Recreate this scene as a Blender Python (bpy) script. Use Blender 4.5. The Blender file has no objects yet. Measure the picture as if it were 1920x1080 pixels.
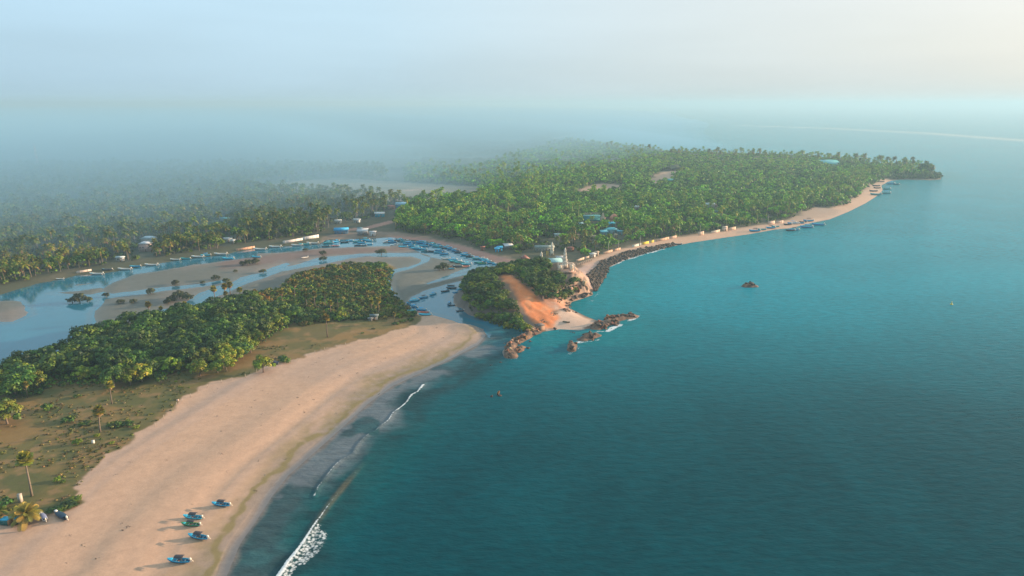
import bpy, math, random
import numpy as np
sc = bpy.context.scene
R = math.radians
# ------------------------------------------------------------------ camera
CAMH = 120.0
FPX = 1280.0
PITCH = math.atan(345 / FPX)
cam_d = bpy.data.cameras.new('camera'); cam = bpy.data.objects.new('camera', cam_d)
sc.collection.objects.link(cam); sc.camera = cam
cam_d.sensor_width = 36; cam_d.lens = 24.0
cam_d.clip_start = 1.0; cam_d.clip_end = 120000
cam.location = (0, 0, CAMH); cam.rotation_euler = (math.pi / 2 - PITCH, 0, 0)
# ------------------------------------------------------------------ sky, sun, exposure
SUN_AZ = R(72)      # clockwise from +Y (view direction) towards +X
SUN_EL = R(10.0)
w = bpy.data.worlds.new('World'); sc.world = w; w.use_nodes = True
nt = w.node_tree; nt.nodes.clear()
N = nt.nodes.new; L = nt.links.new
out = N('ShaderNodeOutputWorld'); bg = N('ShaderNodeBackground')
sky = N('ShaderNodeTexSky'); sky.sky_type = 'NISHITA'; sky.sun_disc = False
sky.sun_elevation = SUN_EL; sky.sun_rotation = SUN_AZ
sky.air_density = 1.0; sky.dust_density = 3.0; sky.ozone_density = 2.0; sky.altitude = 100
# thin high cloud veil over the clear sky
tc = N('ShaderNodeTexCoord'); mp = N('ShaderNodeMapping'); mp.inputs['Scale'].default_value = (1.2, 1.2, 7.0)
nz = N('ShaderNodeTexNoise'); nz.inputs['Scale'].default_value = 2.2; nz.inputs['Detail'].default_value = 5; nz.inputs['Roughness'].default_value = 0.45
rp = N('ShaderNodeMapRange'); rp.inputs['From Min'].default_value = 0.25; rp.inputs['From Max'].default_value = 0.75
rp.inputs['To Min'].default_value = 0.84; rp.inputs['To Max'].default_value = 0.96
veil = N('ShaderNodeMix'); veil.data_type = 'RGBA'
# veil brightens towards the sun
geo = N('ShaderNodeVectorMath'); geo.operation = 'DOT_PRODUCT'
sd = (math.sin(SUN_AZ) * math.cos(SUN_EL), math.cos(SUN_AZ) * math.cos(SUN_EL), math.sin(SUN_EL))
geo.inputs[1].default_value = sd
vr = N('ShaderNodeMapRange'); vr.inputs['From Min'].default_value = -0.45; vr.inputs['From Max'].default_value = 0.95
vc = N('ShaderNodeValToRGB')
VEIL = [(0.0, (2.9, 4.25, 5.3)), (0.42, (3.4, 4.6, 5.4)), (0.72, (4.3, 4.75, 4.9)), (0.9, (4.9, 4.9, 4.7)), (1.0, (5.3, 5.0, 4.6))]
cr = vc.color_ramp
while len(cr.elements) < len(VEIL): cr.elements.new(0.5)
for e, (p, c) in zip(cr.elements, VEIL): e.position = p; e.color = (c[0] / 10, c[1] / 10, c[2] / 10, 1)
vs = N('ShaderNodeVectorMath'); vs.operation = 'SCALE'; vs.inputs['Scale'].default_value = 10
L(tc.outputs['Generated'], mp.inputs['Vector']); L(mp.outputs[0], nz.inputs['Vector']); L(nz.outputs[0], rp.inputs['Value'])
L(tc.outputs['Generated'], geo.inputs[0]); L(geo.outputs['Value'], vr.inputs['Value']); L(vr.outputs[0], vc.inputs[0]); L(vc.outputs[0], vs.inputs[0])
sep = N('ShaderNodeSeparateXYZ'); L(tc.outputs['Generated'], sep.inputs[0])
lowf = N('ShaderNodeMapRange'); lowf.inputs['From Min'].default_value = 0.0; lowf.inputs['From Max'].default_value = 0.16; lowf.inputs['To Min'].default_value = 0.80; lowf.inputs['To Max'].default_value = 1.0
L(sep.outputs['Z'], lowf.inputs['Value']); vm = N('ShaderNodeMath'); vm.operation = 'MULTIPLY'; vm.inputs[1].default_value = 11.0; L(lowf.outputs[0], vm.inputs[0]); L(vm.outputs[0], vs.inputs['Scale'])
nz2 = N('ShaderNodeTexNoise'); nz2.inputs['Scale'].default_value = 3.0; nz2.inputs['Detail'].default_value = 6; nz2.inputs['Roughness'].default_value = 0.5
mp2 = N('ShaderNodeMapping'); mp2.inputs['Scale'].default_value = (0.8, 0.8, 9.0); mp2.inputs['Rotation'].default_value = (0.05, 0.03, 0.4); L(tc.outputs['Generated'], mp2.inputs['Vector']); L(mp2.outputs[0], nz2.inputs['Vector'])
cl = N('ShaderNodeMapRange'); cl.inputs['From Min'].default_value = 0.35; cl.inputs['From Max'].default_value = 0.7; cl.inputs['To Min'].default_value = 0.975; cl.inputs['To Max'].default_value = 1.03; L(nz2.outputs[0], cl.inputs['Value'])
vm2 = N('ShaderNodeMath'); vm2.operation = 'MULTIPLY'; L(vm.outputs[0], vm2.inputs[0]); L(cl.outputs[0], vm2.inputs[1]); L(vm2.outputs[0], vs.inputs['Scale'])
L(rp.outputs[0], veil.inputs['Factor']); L(sky.outputs[0], veil.inputs['A']); L(vs.outputs[0], veil.inputs['B'])
L(veil.outputs['Result'], bg.inputs['Color']); bg.inputs['Strength'].default_value = 0.070
L(bg.outputs[0], out.inputs['Surface'])
sun_d = bpy.data.lights.new('sun', 'SUN'); sun = bpy.data.objects.new('sun', sun_d); sc.collection.objects.link(sun)
sun_d.energy = 5.0; sun_d.angle = R(0.8); sun_d.color = (1.0, 0.72, 0.50)
sun.rotation_euler = (math.pi / 2 - SUN_EL, 0, math.pi - SUN_AZ); sun.location = (300, 100, 300)
sc.view_settings.view_transform = 'Standard'; sc.view_settings.look = 'None'
sc.view_settings.exposure = 1.36; sc.view_settings.gamma = 1; sc.view_settings.use_curve_mapping = False
sc.cycles.max_bounces = 6; sc.cycles.volume_bounces = 1; sc.cycles.diffuse_bounces = 3; sc.cycles.glossy_bounces = 2
sc.cycles.transparent_max_bounces = 8; sc.cycles.caustics_reflective = False; sc.cycles.caustics_refractive = False
# ------------------------------------------------------------------ tools
CS, SN = math.cos(PITCH), math.sin(PITCH)
def at(x, y, z=0.0):
    """photo pixel (1920x1080) -> the point of the horizontal plane z that it shows"""
    u = (x - 960) / FPX; v = (y - 540) / FPX
    dz = SN + v * CS
    t = (CAMH - z) / dz
    return u * t, (CS - v * SN) * t
def atp(pts, z=0.0): return np.array([at(x, y, z) for x, y in pts], dtype=np.float64)
def sdf(P, poly):
    """signed distance, positive inside"""
    n = len(P); best = np.full(n, 1e18); ins = np.zeros(n, bool)
    px = P[:, 0]; py = P[:, 1]; m = len(poly)
    for i in range(m):
        ax, ay = poly[i]; bx, by = poly[(i + 1) % m]
        ex, ey = bx - ax, by - ay
        wx = px - ax; wy = py - ay
        t = np.clip((wx * ex + wy * ey) / (ex * ex + ey * ey + 1e-12), 0, 1)
        dx = wx - t * ex; dy = wy - t * ey
        np.minimum(best, dx * dx + dy * dy, out=best)
        c = ((ay > py) != (by > py))
        if ey != 0: ins ^= c & (px < ex * (py - ay) / ey + ax)
    d = np.sqrt(best)
    return np.where(ins, d, -d)
def dline(P, line, closed=False):
    """distance to a polyline and position along it (0..1)"""
    n = len(P); best = np.full(n, 1e18); along = np.zeros(n); m = len(line)
    seg = m if closed else m - 1
    for i in range(seg):
        ax, ay = line[i]; bx, by = line[(i + 1) % m]
        ex, ey = bx - ax, by - ay
        wx = P[:, 0] - ax; wy = P[:, 1] - ay
        t = np.clip((wx * ex + wy * ey) / (ex * ex + ey * ey + 1e-12), 0, 1)
        d = (wx - t * ex) ** 2 + (wy - t * ey) ** 2
        k = d < best; best[k] = d[k]; along[k] = ((i + t) / seg)[k]
    return np.sqrt(best), along
def pip(P, poly):
    ins = np.zeros(len(P), bool); px = P[:, 0]; py = P[:, 1]; m = len(poly)
    for i in range(m):
        ax, ay = poly[i]; bx, by = poly[(i + 1) % m]
        if by == ay: continue
        ins ^= ((ay > py) != (by > py)) & (px < (bx - ax) * (py - ay) / (by - ay) + ax)
    return ins
def _h(ix, iy, s):
    n = (ix.astype(np.int64) * 374761393 + iy.astype(np.int64) * 668265263 + s * 974634777) & 0x7fffffff
    n = ((n ^ (n >> 13)) * 1274126177) & 0x7fffffff
    return ((n ^ (n >> 16)) & 0xffff) / 65535.0
def vnoise(x, y, s=0):
    ix = np.floor(x); iy = np.floor(y); fx = x - ix; fy = y - iy
    fx = fx * fx * (3 - 2 * fx); fy = fy * fy * (3 - 2 * fy)
    a = _h(ix, iy, s); b = _h(ix + 1, iy, s); c = _h(ix, iy + 1, s); d = _h(ix + 1, iy + 1, s)
    return (a * (1 - fx) + b * fx) * (1 - fy) + (c * (1 - fx) + d * fx) * fy
def fbm(x, y, o=4, s=0):
    r = 0; a = 0.5; t = 0
    for k in range(o):
        r = r + a * vnoise(x * 2 ** k + 17.3 * k, y * 2 ** k + 9.1 * k, s + k); t += a; a *= 0.5
    return r / t
def sst(a, b, x):
    t = np.clip((x - a) / (b - a), 0, 1); return t * t * (3 - 2 * t)
def tag(o, label=None, cat=None, group=None, kind=None):
    if label: o['label'] = label
    if cat: o['category'] = cat
    if group: o['group'] = group
    if kind: o['kind'] = kind
    return o
COL = sc.collection
class G:
    """collects geometry for one mesh, with an albedo per vertex"""
    def __init__(s): s.v = []; s.c = []; s.q = []; s.t = []; s.n = 0
    def add(s, v, q=None, t=None, col=(0.5, 0.5, 0.5)):
        v = np.asarray(v, dtype=np.float64).reshape(-1, 3); k = len(v)
        s.v.append(v)
        c = np.asarray(col, dtype=np.float64)
        s.c.append(np.broadcast_to(c[..., :3], (k, 3)) if c.ndim == 1 else c)
        if q is not None and len(q): s.q.append(np.asarray(q, dtype=np.int64).reshape(-1, 4) + s.n)
        if t is not None and len(t): s.t.append(np.asarray(t, dtype=np.int64).reshape(-1, 3) + s.n)
        s.n += k; return s
    def arrays(s):
        v = np.concatenate(s.v); c = np.concatenate(s.c)
        q = np.concatenate(s.q) if s.q else np.zeros((0, 4), np.int64)
        t = np.concatenate(s.t) if s.t else np.zeros((0, 3), np.int64)
        return v, c, q, t
    def mesh(s, name, mat, smooth=False):
        v, c, q, t = s.arrays()
        return np_mesh(name, v, q, t, mat, c, smooth)
    def build(s, name, mat, parent=None, smooth=False, loc=None):
        o = bpy.data.objects.new(name, s.mesh(name, mat, smooth)); COL.objects.link(o)
        if parent: o.parent = parent
        if loc is not None: o.location = loc
        return o
    # shapes
    def box(s, c, d, col=(0.5,) * 3, rz=0, top=None):
        cx, cy, cz = c; hx, hy, hz = d[0] / 2, d[1] / 2, d[2] / 2
        k = 1 if top is None else top
        v = np.array([[x * (k if z > 0 else 1), y * (k if z > 0 else 1), z] for z in (-1, 1) for x, y in ((-1, -1), (1, -1), (1, 1), (-1, 1))], float) * (hx, hy, hz)
        if rz:
            a, b = math.cos(rz), math.sin(rz); v = np.stack([v[:, 0] * a - v[:, 1] * b, v[:, 0] * b + v[:, 1] * a, v[:, 2]], 1)
        return s.add(v + (cx, cy, cz), [(3, 2, 1, 0), (4, 5, 6, 7), (0, 1, 5, 4), (1, 2, 6, 5), (2, 3, 7, 6), (3, 0, 4, 7)], col=col)
    def tube(s, pts, rad, n=6, col=(0.5,) * 3, cap=True):
        pts = np.asarray(pts, float); rad = np.broadcast_to(np.asarray(rad, float), (len(pts),)); rings = []
        for i in range(len(pts)):
            d = pts[min(i + 1, len(pts) - 1)] - pts[max(i - 1, 0)]; d /= np.linalg.norm(d) + 1e-9
            a = np.cross(d, (0, 0, 1) if abs(d[2]) < 0.9 else (1, 0, 0)); a /= np.linalg.norm(a); b = np.cross(d, a)
            th = np.linspace(0, 2 * math.pi, n, endpoint=False)
            rings.append(pts[i] + rad[i] * (np.cos(th)[:, None] * a + np.sin(th)[:, None] * b))
        v = np.concatenate(rings); q = []
        for i in range(len(pts) - 1):
            for j in range(n):
                k = (j + 1) % n; q.append((i * n + j, i * n + k, (i + 1) * n + k, (i + 1) * n + j))
        t = []
        if cap:
            v = np.concatenate([v, pts[:1], pts[-1:]]); m = len(v)
            for j in range(n):
                t.append(((j + 1) % n, j, m - 2)); t.append(((len(pts) - 1) * n + j, (len(pts) - 1) * n + (j + 1) % n, m - 1))
        return s.add(v, q, t, col)
def np_mesh(name, v, q, t, mat, c=None, smooth=False):
    me = bpy.data.meshes.new(name); nv, nq, ntr = len(v), len(q), len(t)
    me.vertices.add(nv); me.vertices.foreach_set('co', np.ascontiguousarray(v, dtype=np.float32).ravel())
    me.loops.add(nq * 4 + ntr * 3)
    me.loops.foreach_set('vertex_index', np.concatenate([np.asarray(q).ravel(), np.asarray(t).ravel()]).astype(np.int32))
    me.polygons.add(nq + ntr)
    st = np.concatenate([np.arange(nq) * 4, nq * 4 + np.arange(ntr) * 3]).astype(np.int32)
    me.polygons.foreach_set('loop_start', st)
    if smooth: me.polygons.foreach_set('use_smooth', np.ones(nq + ntr, bool))
    if c is not None:
        a = me.color_attributes.new('Col', 'FLOAT_COLOR', 'POINT')
        cc = np.ones((nv, 4), np.float32); cc[:, :c.shape[1]] = c
        a.data.foreach_set('color', cc.ravel())
    me.update(calc_edges=True)
    if mat: me.materials.append(mat)
    return me
def empty(name, loc=(0, 0, 0), rz=0, s=1):
    o = bpy.data.objects.new(name, None); COL.objects.link(o); o.location = loc; o.rotation_euler = (0, 0, rz); o.scale = (s, s, s); return o
KIDS = {}
def kid(parent, o): o.parent = parent; KIDS.setdefault(parent, []).append(o); return o
def new(name, me, parent=None):
    o = bpy.data.objects.new(name, me); COL.objects.link(o)
    if parent: kid(parent, o)
    return o
def copy_tree(o, parent=None):
    c = o.copy(); COL.objects.link(c)
    if parent: kid(parent, c)
    for k in KIDS.get(o, []): copy_tree(k, c)
    return c
# ------------------------------------------------------------------ materials
def mat(name, fn):
    m = bpy.data.materials.new(name); m.use_nodes = True; t = m.node_tree; t.nodes.clear()
    fn(t, t.nodes.new, t.links.new); return m
def principled(t, n, l, **kw):
    o = n('ShaderNodeOutputMaterial'); p = n('ShaderNodeBsdfPrincipled'); l(p.outputs[0], o.inputs['Surface'])
    for k, v in kw.items(): p.inputs[k.replace('_', ' ')].default_value = v
    return p
def noise(n, l, co, scale, det=3, rough=0.55):
    z = n('ShaderNodeTexNoise'); z.inputs['Scale'].default_value = scale; z.inputs['Detail'].default_value = det
    z.inputs['Roughness'].default_value = rough; l(co, z.inputs['Vector']); return z.outputs[0]
def rng(n, l, v, a, b, c, d):
    m = n('ShaderNodeMapRange'); m.inputs['From Min'].default_value = a; m.inputs['From Max'].default_value = b
    m.inputs['To Min'].default_value = c; m.inputs['To Max'].default_value = d; l(v, m.inputs['Value']); return m.outputs[0]
def mul(n, l, col, fac):
    m = n('ShaderNodeVectorMath'); m.operation = 'SCALE'; l(col, m.inputs[0]); l(fac, m.inputs['Scale']); return m.outputs[0]
def plain(name, col, rough=0.7, nscale=1.5, amt=0.18, metallic=0.0):
    """painted / plastered surface with soft dirt variation"""
    def f(t, n, l):
        p = principled(t, n, l, Roughness=rough, Metallic=metallic)
        co = n('ShaderNodeTexCoord').outputs['Object']; rgb = n('ShaderNodeRGB'); rgb.outputs[0].default_value = (*col, 1)
        f1 = rng(n, l, noise(n, l, co, nscale, 5, 0.65), 0.3, 0.7, 1 - amt, 1 + amt)
        l(mul(n, l, rgb.outputs[0], f1), p.inputs['Base Color'])
    return mat(name, f)
def attr_mat(name, rough=0.8, nscale=1.0, amt=0.2, bump=0.0, bscale=2.0, objrand=0.0, trans=0.0, spec=0.3):
    def f(t, n, l):
        o = n('ShaderNodeOutputMaterial'); p = n('ShaderNodeBsdfPrincipled'); p.inputs['Roughness'].default_value = rough
        p.inputs['Specular IOR Level'].default_value = spec
        at_ = n('ShaderNodeAttribute'); at_.attribute_name = 'Col'
        co = n('ShaderNodeTexCoord').outputs['Object']
        f1 = rng(n, l, noise(n, l, co, nscale, 4, 0.6), 0.3, 0.7, 1 - amt, 1 + amt)
        c = mul(n, l, at_.outputs['Color'], f1)
        if objrand:
            oi = n('ShaderNodeObjectInfo'); hs = n('ShaderNodeHueSaturation'); l(c, hs.inputs['Color'])
            l(rng(n, l, oi.outputs['Random'], 0, 1, 1 - objrand, 1 + objrand), hs.inputs['Value'])
            r2 = n('ShaderNodeMath'); r2.operation = 'FRACT'; m3 = n('ShaderNodeMath'); m3.operation = 'MULTIPLY'; m3.inputs[1].default_value = 7.31
            l(oi.outputs['Random'], m3.inputs[0]); l(m3.outputs[0], r2.inputs[0])
            l(rng(n, l, r2.outputs[0], 0, 1, 0.475, 0.52), hs.inputs['Hue']); c = hs.outputs[0]
        l(c, p.inputs['Base Color'])
        if bump:
            b = n('ShaderNodeBump'); b.inputs['Strength'].default_value = bump; b.inputs['Distance'].default_value = 0.3
            l(noise(n, l, co, bscale, 5, 0.6), b.inputs['Height']); l(b.outputs[0], p.inputs['Normal'])
        if trans:
            tr = n('ShaderNodeBsdfTranslucent'); mx = n('ShaderNodeMixShader'); mx.inputs[0].default_value = trans
            l(c, tr.inputs['Color']); l(p.outputs[0], mx.inputs[1]); l(tr.outputs[0], mx.inputs[2]); l(mx.outputs[0], o.inputs['Surface'])
        else: l(p.outputs[0], o.inputs['Surface'])
    return mat(name, f)
# ------------------------------------------------------------------ the lie of the land (outlines read off the photo, laid out on the ground)
W_NEAR = [(-400, 1990), (230, 1300), (330, 1180), (425, 1080), (450, 1020), (486, 968), (512, 928), (540, 892), (590, 848), (640, 803), (690, 757), (735, 724), (800, 694), (850, 670), (897, 646), (911, 628), (906, 614)]
HEAD = [(955, 606), (985, 612), (1003, 620), (1016, 622), (1050, 617), (1085, 619), (1110, 615), (1127, 604), (1100, 594), (1084, 586), (1066, 577), (1072, 566), (1092, 560), (1112, 553), (1110, 546), (1121, 541), (1130, 527), (1138, 514), (1140, 502), (1165, 490), (1194, 480), (1220, 472), (1250, 464), (1265, 461), (1295, 455), (1355, 446), (1405, 439), (1455, 430), (1480, 428), (1526, 417), (1556, 411), (1591, 397), (1623, 381), (1642, 369), (1655, 357), (1652, 348), (1666, 340), (1688, 336.5), (1748, 338), (1765, 336), (1763, 331), (1750, 323), (1700, 313), (1600, 304), (1500, 297), (1400, 292), (1250, 287), (1180, 280), (1120, 272), (1062, 266), (1036, 261), (1080, 253), (1146, 246), (1100, 240), (1000, 235), (800, 228), (500, 218), (0, 208), (-2500, 206), (-9000, 600), (-9000, 1990)]
LAND = atp(W_NEAR + HEAD)
WNEAR = atp(W_NEAR)
LAG = [
 # long channel with the harbour at its right end
 [(-500, 668), (-300, 620), (-100, 573), (0, 553), (67, 533), (110, 525), (143, 517), (200, 512), (267, 500), (333, 488), (417, 478), (467, 468), (533, 462), (600, 457), (612, 450), (670, 448), (702, 447), (733, 445), (765, 449), (812, 454), (835, 461), (859, 470), (885, 478), (922, 488), (931, 497), (920, 503), (909, 512), (898, 516), (885, 512), (886, 500), (878, 494), (857, 491), (830, 486), (812, 482), (800, 478), (788, 473), (772, 467), (754, 462), (733, 461), (694, 462), (639, 464), (601, 465), (528, 473), (485, 475), (480, 482), (455, 484), (435, 487), (411, 490), (380, 495), (362, 496), (300, 507), (250, 515), (207, 532), (192, 541), (197, 556), (192, 568), (179, 585), (178, 605), (160, 628), (118, 657), (60, 680), (0, 705), (-150, 770), (-500, 900)],
 [(595, 484), (615, 481.5), (670, 476.5), (702, 475), (771, 474), (787, 475), (806, 483), (802, 491), (772, 503), (741, 511), (730, 530), (737, 548), (752, 569), (764, 576), (772, 588), (757, 582), (740, 563), (724, 541), (722, 526), (733, 507), (765, 501), (785, 494), (793, 486), (771, 480.5), (727, 481.5), (686, 480.5), (654, 484.5), (623, 491.5), (591, 497.5), (560, 503), (528, 509), (489, 523), (442, 540), (419, 551), (380, 567), (355, 575), (330, 585), (275, 596), (270, 590), (300, 581), (332, 574), (350, 566), (375, 549), (412, 536), (435, 530), (449, 521), (474, 515), (489, 512), (505, 504), (536, 493), (545, 495), (515, 506), (530, 502), (557, 496)],
 [(190, 548), (210, 551), (270, 544), (300, 539), (375, 533), (425, 524), (430, 527), (380, 538), (312, 544), (272, 551), (210, 558), (190, 562)],
 [(890, 500), (885, 506), (878, 513), (841, 523), (800, 533.5), (800, 531), (820, 524), (841, 517), (865, 506), (884, 499)],
 [(870, 524), (865, 527), (830, 535), (793, 546), (772, 558), (766, 567), (768, 580), (780, 583), (807, 590), (834, 597), (862, 607), (880, 609), (905, 616), (920, 640), (1000, 645), (985, 615), (955, 606), (928, 601), (902, 597), (878, 590), (869, 584), (866, 578), (852, 574), (848, 560), (851, 555), (862, 540), (874, 529)],
]
LAGP = [atp(p) for p in LAG]
BARS = [atp(p) for p in ([(-200, 575), (-50, 564), (32, 564), (47, 573), (53, 591), (22, 603), (-50, 606), (-200, 625)],
                         [(100, 549), (150, 545), (190, 539), (205, 545), (170, 553), (125, 551)],
                         [(140, 534), (180, 530), (182, 531), (142, 536)])]
VEG = atp([(-700, 1180), (-100, 1010), (0, 985), (60, 976), (110, 958), (150, 946), (142, 915), (165, 892), (180, 875), (200, 852), (245, 832), (250, 815), (290, 797), (302, 783), (322, 770), (335, 750), (400, 716), (457, 706), (500, 688), (555, 674), (595, 657), (645, 645), (707, 631), (740, 620), (785, 606), (788, 594), (762, 582), (745, 568), (728, 545), (722, 528), (733, 507), (739, 500), (718, 491), (650, 494), (590, 503), (555, 510), (520, 541), (470, 549), (420, 562), (350, 583), (300, 595), (235, 606), (180, 622), (118, 662), (60, 685), (0, 710), (-150, 775), (-700, 950)], 1.2)
MUD = atp([(-500, 900), (-500, 560), (0, 560), (190, 525), (300, 505), (480, 470), (640, 462), (760, 458), (800, 470), (860, 488), (900, 500), (890, 530), (860, 580), (800, 590), (740, 600), (500, 640), (200, 640)])
BANK = atp([(-600, 690), (-100, 576), (0, 556), (110, 528), (267, 502), (417, 480), (533, 464), (600, 457), (610, 446), (640, 440), (700, 437), (740, 438), (800, 446), (850, 457), (930, 482), (1000, 496), (985, 515), (905, 520), (870, 500), (700, 470), (400, 500), (100, 560), (-400, 760)])
HEADP = atp([(868, 520), (905, 512), (960, 492), (1030, 488), (1085, 495), (1110, 515), (1115, 555), (1080, 570), (1130, 605), (1010, 625), (940, 606), (865, 590), (845, 565)])
PROM = atp([(1030, 520), (1050, 508), (1090, 497), (1140, 480), (1200, 466), (1260, 452), (1270, 458), (1215, 472), (1160, 489), (1140, 497), (1130, 510), (1115, 535), (1100, 535), (1085, 522), (1060, 517)], 3.0)
RED = atp([(937, 537), (945, 534), (960, 540), (974, 547), (990, 554), (1010, 562), (1034, 573), (1052, 586), (1036, 599), (1008, 598), (990, 588), (976, 574), (966, 562), (955, 551), (941, 546)], 5.5)
FIELD = atp([(470, 364), (480, 352), (560, 341), (640, 335), (760, 344), (900, 352), (905, 370), (830, 378), (760, 384), (700, 377), (560, 366)])
CLEAR = [atp(p) for p in ([(1480, 412), (1508, 398), (1530, 390), (1575, 396), (1560, 404), (1520, 414), (1485, 421)],
   [(1080, 364), (1095, 354), (1120, 346), (1170, 348), (1168, 360), (1115, 369), (1086, 372)],
   [(1216, 340), (1228, 330), (1240, 324), (1275, 316), (1284, 324), (1262, 338), (1240, 350), (1218, 350)],
   [(750, 358), (790, 353), (800, 357), (760, 361)])]
ROAD = atp([(740, 446), (800, 452), (850, 463), (900, 478), (945, 492), (985, 500), (1010, 505)])
ROAD2 = atp([(640, 436), (690, 430), (735, 418)])
HC = [(at(925, 585), 9.5, (24, 20)), (at(985, 562), 8.0, (26, 16)), (at(950, 548), 10.5, (30, 20)), (at(1010, 535), 10.0, (26, 18)), (at(1055, 528), 8.0, (22, 18)), (at(1090, 543), 7.0, (11, 14)), (at(1085, 530), 4.0, (14, 18))]
CLIFF = atp([(1060, 556), (1066, 536), (1085, 520), (1100, 530), (1116, 552), (1090, 565), (1062, 570)], 3)
GUL = atp([(950, 560), (985, 572), (1015, 586), (1050, 590)])
REEF = [(atp(a), w_) for a, w_ in (([(1118, 614), (1132, 609), (1150, 601), (1165, 597), (1184, 593)], 3.6), ([(1092, 636), (1104, 632), (1116, 629)], 3.2), ([(1074, 645), (1072, 657)], 2.2), ([(1004, 622), (988, 630), (972, 638), (960, 646), (955, 658), (958, 668)], 3.0), ([(970, 658), (978, 652)], 2.2), ([(1396, 537), (1414, 537)], 2.6))]
def lag_d(P):
    d = np.full(len(P), -1e9)
    for p in LAGP: d = np.maximum(d, sdf(P, p))
    for p in BARS: d = np.minimum(d, -sdf(P, p))
    return d
def hill(P, ds):
    x, y = P[:, 0], P[:, 1]; h = np.zeros(len(P))
    for (c, a, (sx, sy)) in HC:
        h += a * 0.62 * np.exp(-0.5 * (((x - c[0]) / sx) ** 2 + ((y - c[1]) / sy) ** 2))
    h = h + 1.4 * (fbm(x / 9, y / 9, 4, 5) - 0.5) * sst(1, 5, h)
    dp = sdf(P, PROM); h = h * (1 - 0.55 * sst(-10, 5, dp))
    cf = sst(-1, 3, sdf(P, CLIFF)); h = h + cf * 5.0 * (fbm(x / 4.5, y / 4.5, 4, 25) - .45)
    gr = sst(0, 4, sdf(P, RED)); h = h + gr * 1.5 * (fbm((x * .8 + y * .6) / 3.2, (x * -.6 + y * .8) / 14, 3, 15) - .5)
    return h * sst(0.5, 9, ds)
def height(P, full=False):
    P = np.asarray(P, float)
    d = sdf(P, LAND); lg = lag_d(P); x, y = P[:, 0], P[:, 1]
    n1 = fbm(x / 25, y / 25, 4, 1) - 0.5; n2 = fbm(x / 7, y / 7, 3, 9) - 0.5
    b = np.where(d > 0, np.minimum(d * 0.075, 1.1 + d * 0.004), np.maximum(d * 0.05, -2.5)); b = np.minimum(b, 1.6)
    dl = -lg + n2 * 3.0
    md = sdf(P, MUD); veg = sdf(P, VEG)
    lowl = sst(-6, 6, md) * (1 - sst(-4, 4, veg))
    lim = np.where(dl > 0, np.minimum(dl * 0.12, 1.5), np.maximum(dl * 0.12, -1.2))
    lm = np.where(dl > 0, np.minimum(dl * 0.05, 0.38 + n1 * 0.25), lim)
    l = lim * (1 - lowl) + lm * lowl
    h = np.minimum(b, l)
    land = h > 0.25
    rf = np.full(len(P), 1e9)
    for ln, wd in REEF: rf = np.minimum(rf, dline(P, ln)[0] / wd)
    rk = np.exp(-rf ** 2) * (1.2 + 2.6 * (fbm(x / 3.0, y / 3.0, 4, 45) - .35))
    nbm = sst(3, 12, d) * (1 - sst(-6, 3, veg)) * (y < 430) * (x < 0)
    h = h + np.where(land, n1 * 0.35 + n2 * 0.12, 0) * (1 - 0.8 * nbm)
    # low wind and tide ridges that run along the near beach
    dn = np.where(d > 0, d, 0); al = (x * 0.60 + y * 0.80)
    rid = (fbm(dn / 11.0 + 0.5 * fbm(x / 60, y / 60, 2, 3), al / 260, 2, 21) - 0.5)
    nb = sst(6, 18, dn) * (1 - sst(-6, 3, veg)) * (y < 430) * (x < 0)
    h = h + rid * 1.15 * nb * sst(0.2, 0.8, h)
    h = np.where(rk > 0.05, np.maximum(h, rk * 1.25 - 0.55), h)
    hl = hill(P, d) * sst(0, 6, -lg)
    h = np.maximum(h, np.where(hl > 0.2, h * 0.6 + hl, h))
    if full: return h, d, lg, md, veg, hl
    return h
def hit(x, y, lift=0.0):
    """where the photo pixel meets the terrain (nearest crossing along its ray)"""
    u = (x - 960) / FPX; v = (y - 540) / FPX; dz = SN + v * CS
    t0 = CAMH / dz
    ts = np.linspace(t0 * 0.82, t0 * 1.0, 60) if y > 470 else np.linspace(t0 * 0.93, t0, 30)
    P = np.stack([u * ts, (CS - v * SN) * ts], 1); z = CAMH - dz * ts; h = height(P) + lift
    k = np.argmax(z <= np.maximum(h, 0)); 
    if not (z <= np.maximum(h, 0)).any(): k = len(ts) - 1
    i = max(k, 1); a = z[i - 1] - h[i - 1]; b = z[i] - h[i]
    f = a / (a - b) if a > b and a > 0 else 1
    f = min(max(f, 0), 1)
    X, Y = P[i - 1] * (1 - f) + P[i] * f
    return float(X), float(Y), float(max(height(np.array([[X, Y]]))[0], 0))
# ------------------------------------------------------------------ terrain and water sheets
def fan():
    ys = np.concatenate([np.array([199.5, 202, 205, 208, 211, 214, 217, 220]), np.arange(222, 1085, 1.7), np.arange(1090, 2000, 22)])
    Y = np.array([at(960, y)[1] for y in ys])[::-1]
    Y = np.concatenate([Y[Y < 27000], [27000]])
    us = np.concatenate([np.linspace(-1.5, -0.95, 14)[:-1], np.arange(-0.95, 0.951, 0.0019), np.linspace(0.95, 1.5, 14)[1:]])
    U, YY = np.meshgrid(us, Y); X = U * YY
    nr, nc = U.shape
    i = np.arange(nr * nc).reshape(nr, nc)
    q = np.stack([i[:-1, :-1], i[:-1, 1:], i[1:, 1:], i[1:, :-1]], -1).reshape(-1, 4)
    return np.stack([X.ravel(), YY.ravel()], 1), q
P, Q = fan()
H, DS, LG, MD, VG, HL = height(P, True)
X, Y = P[:, 0], P[:, 1]
def mixc(c, m, col): return c * (1 - m[:, None]) + np.asarray(col, float) * m[:, None]
na = fbm(X / 18, Y / 18, 4, 31); nb_ = fbm(X / 5, Y / 5, 3, 41); nc_ = fbm(X / 60, Y / 60, 3, 51); nd_ = fbm(X / 2.2, Y / 2.2, 2, 61)
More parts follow.
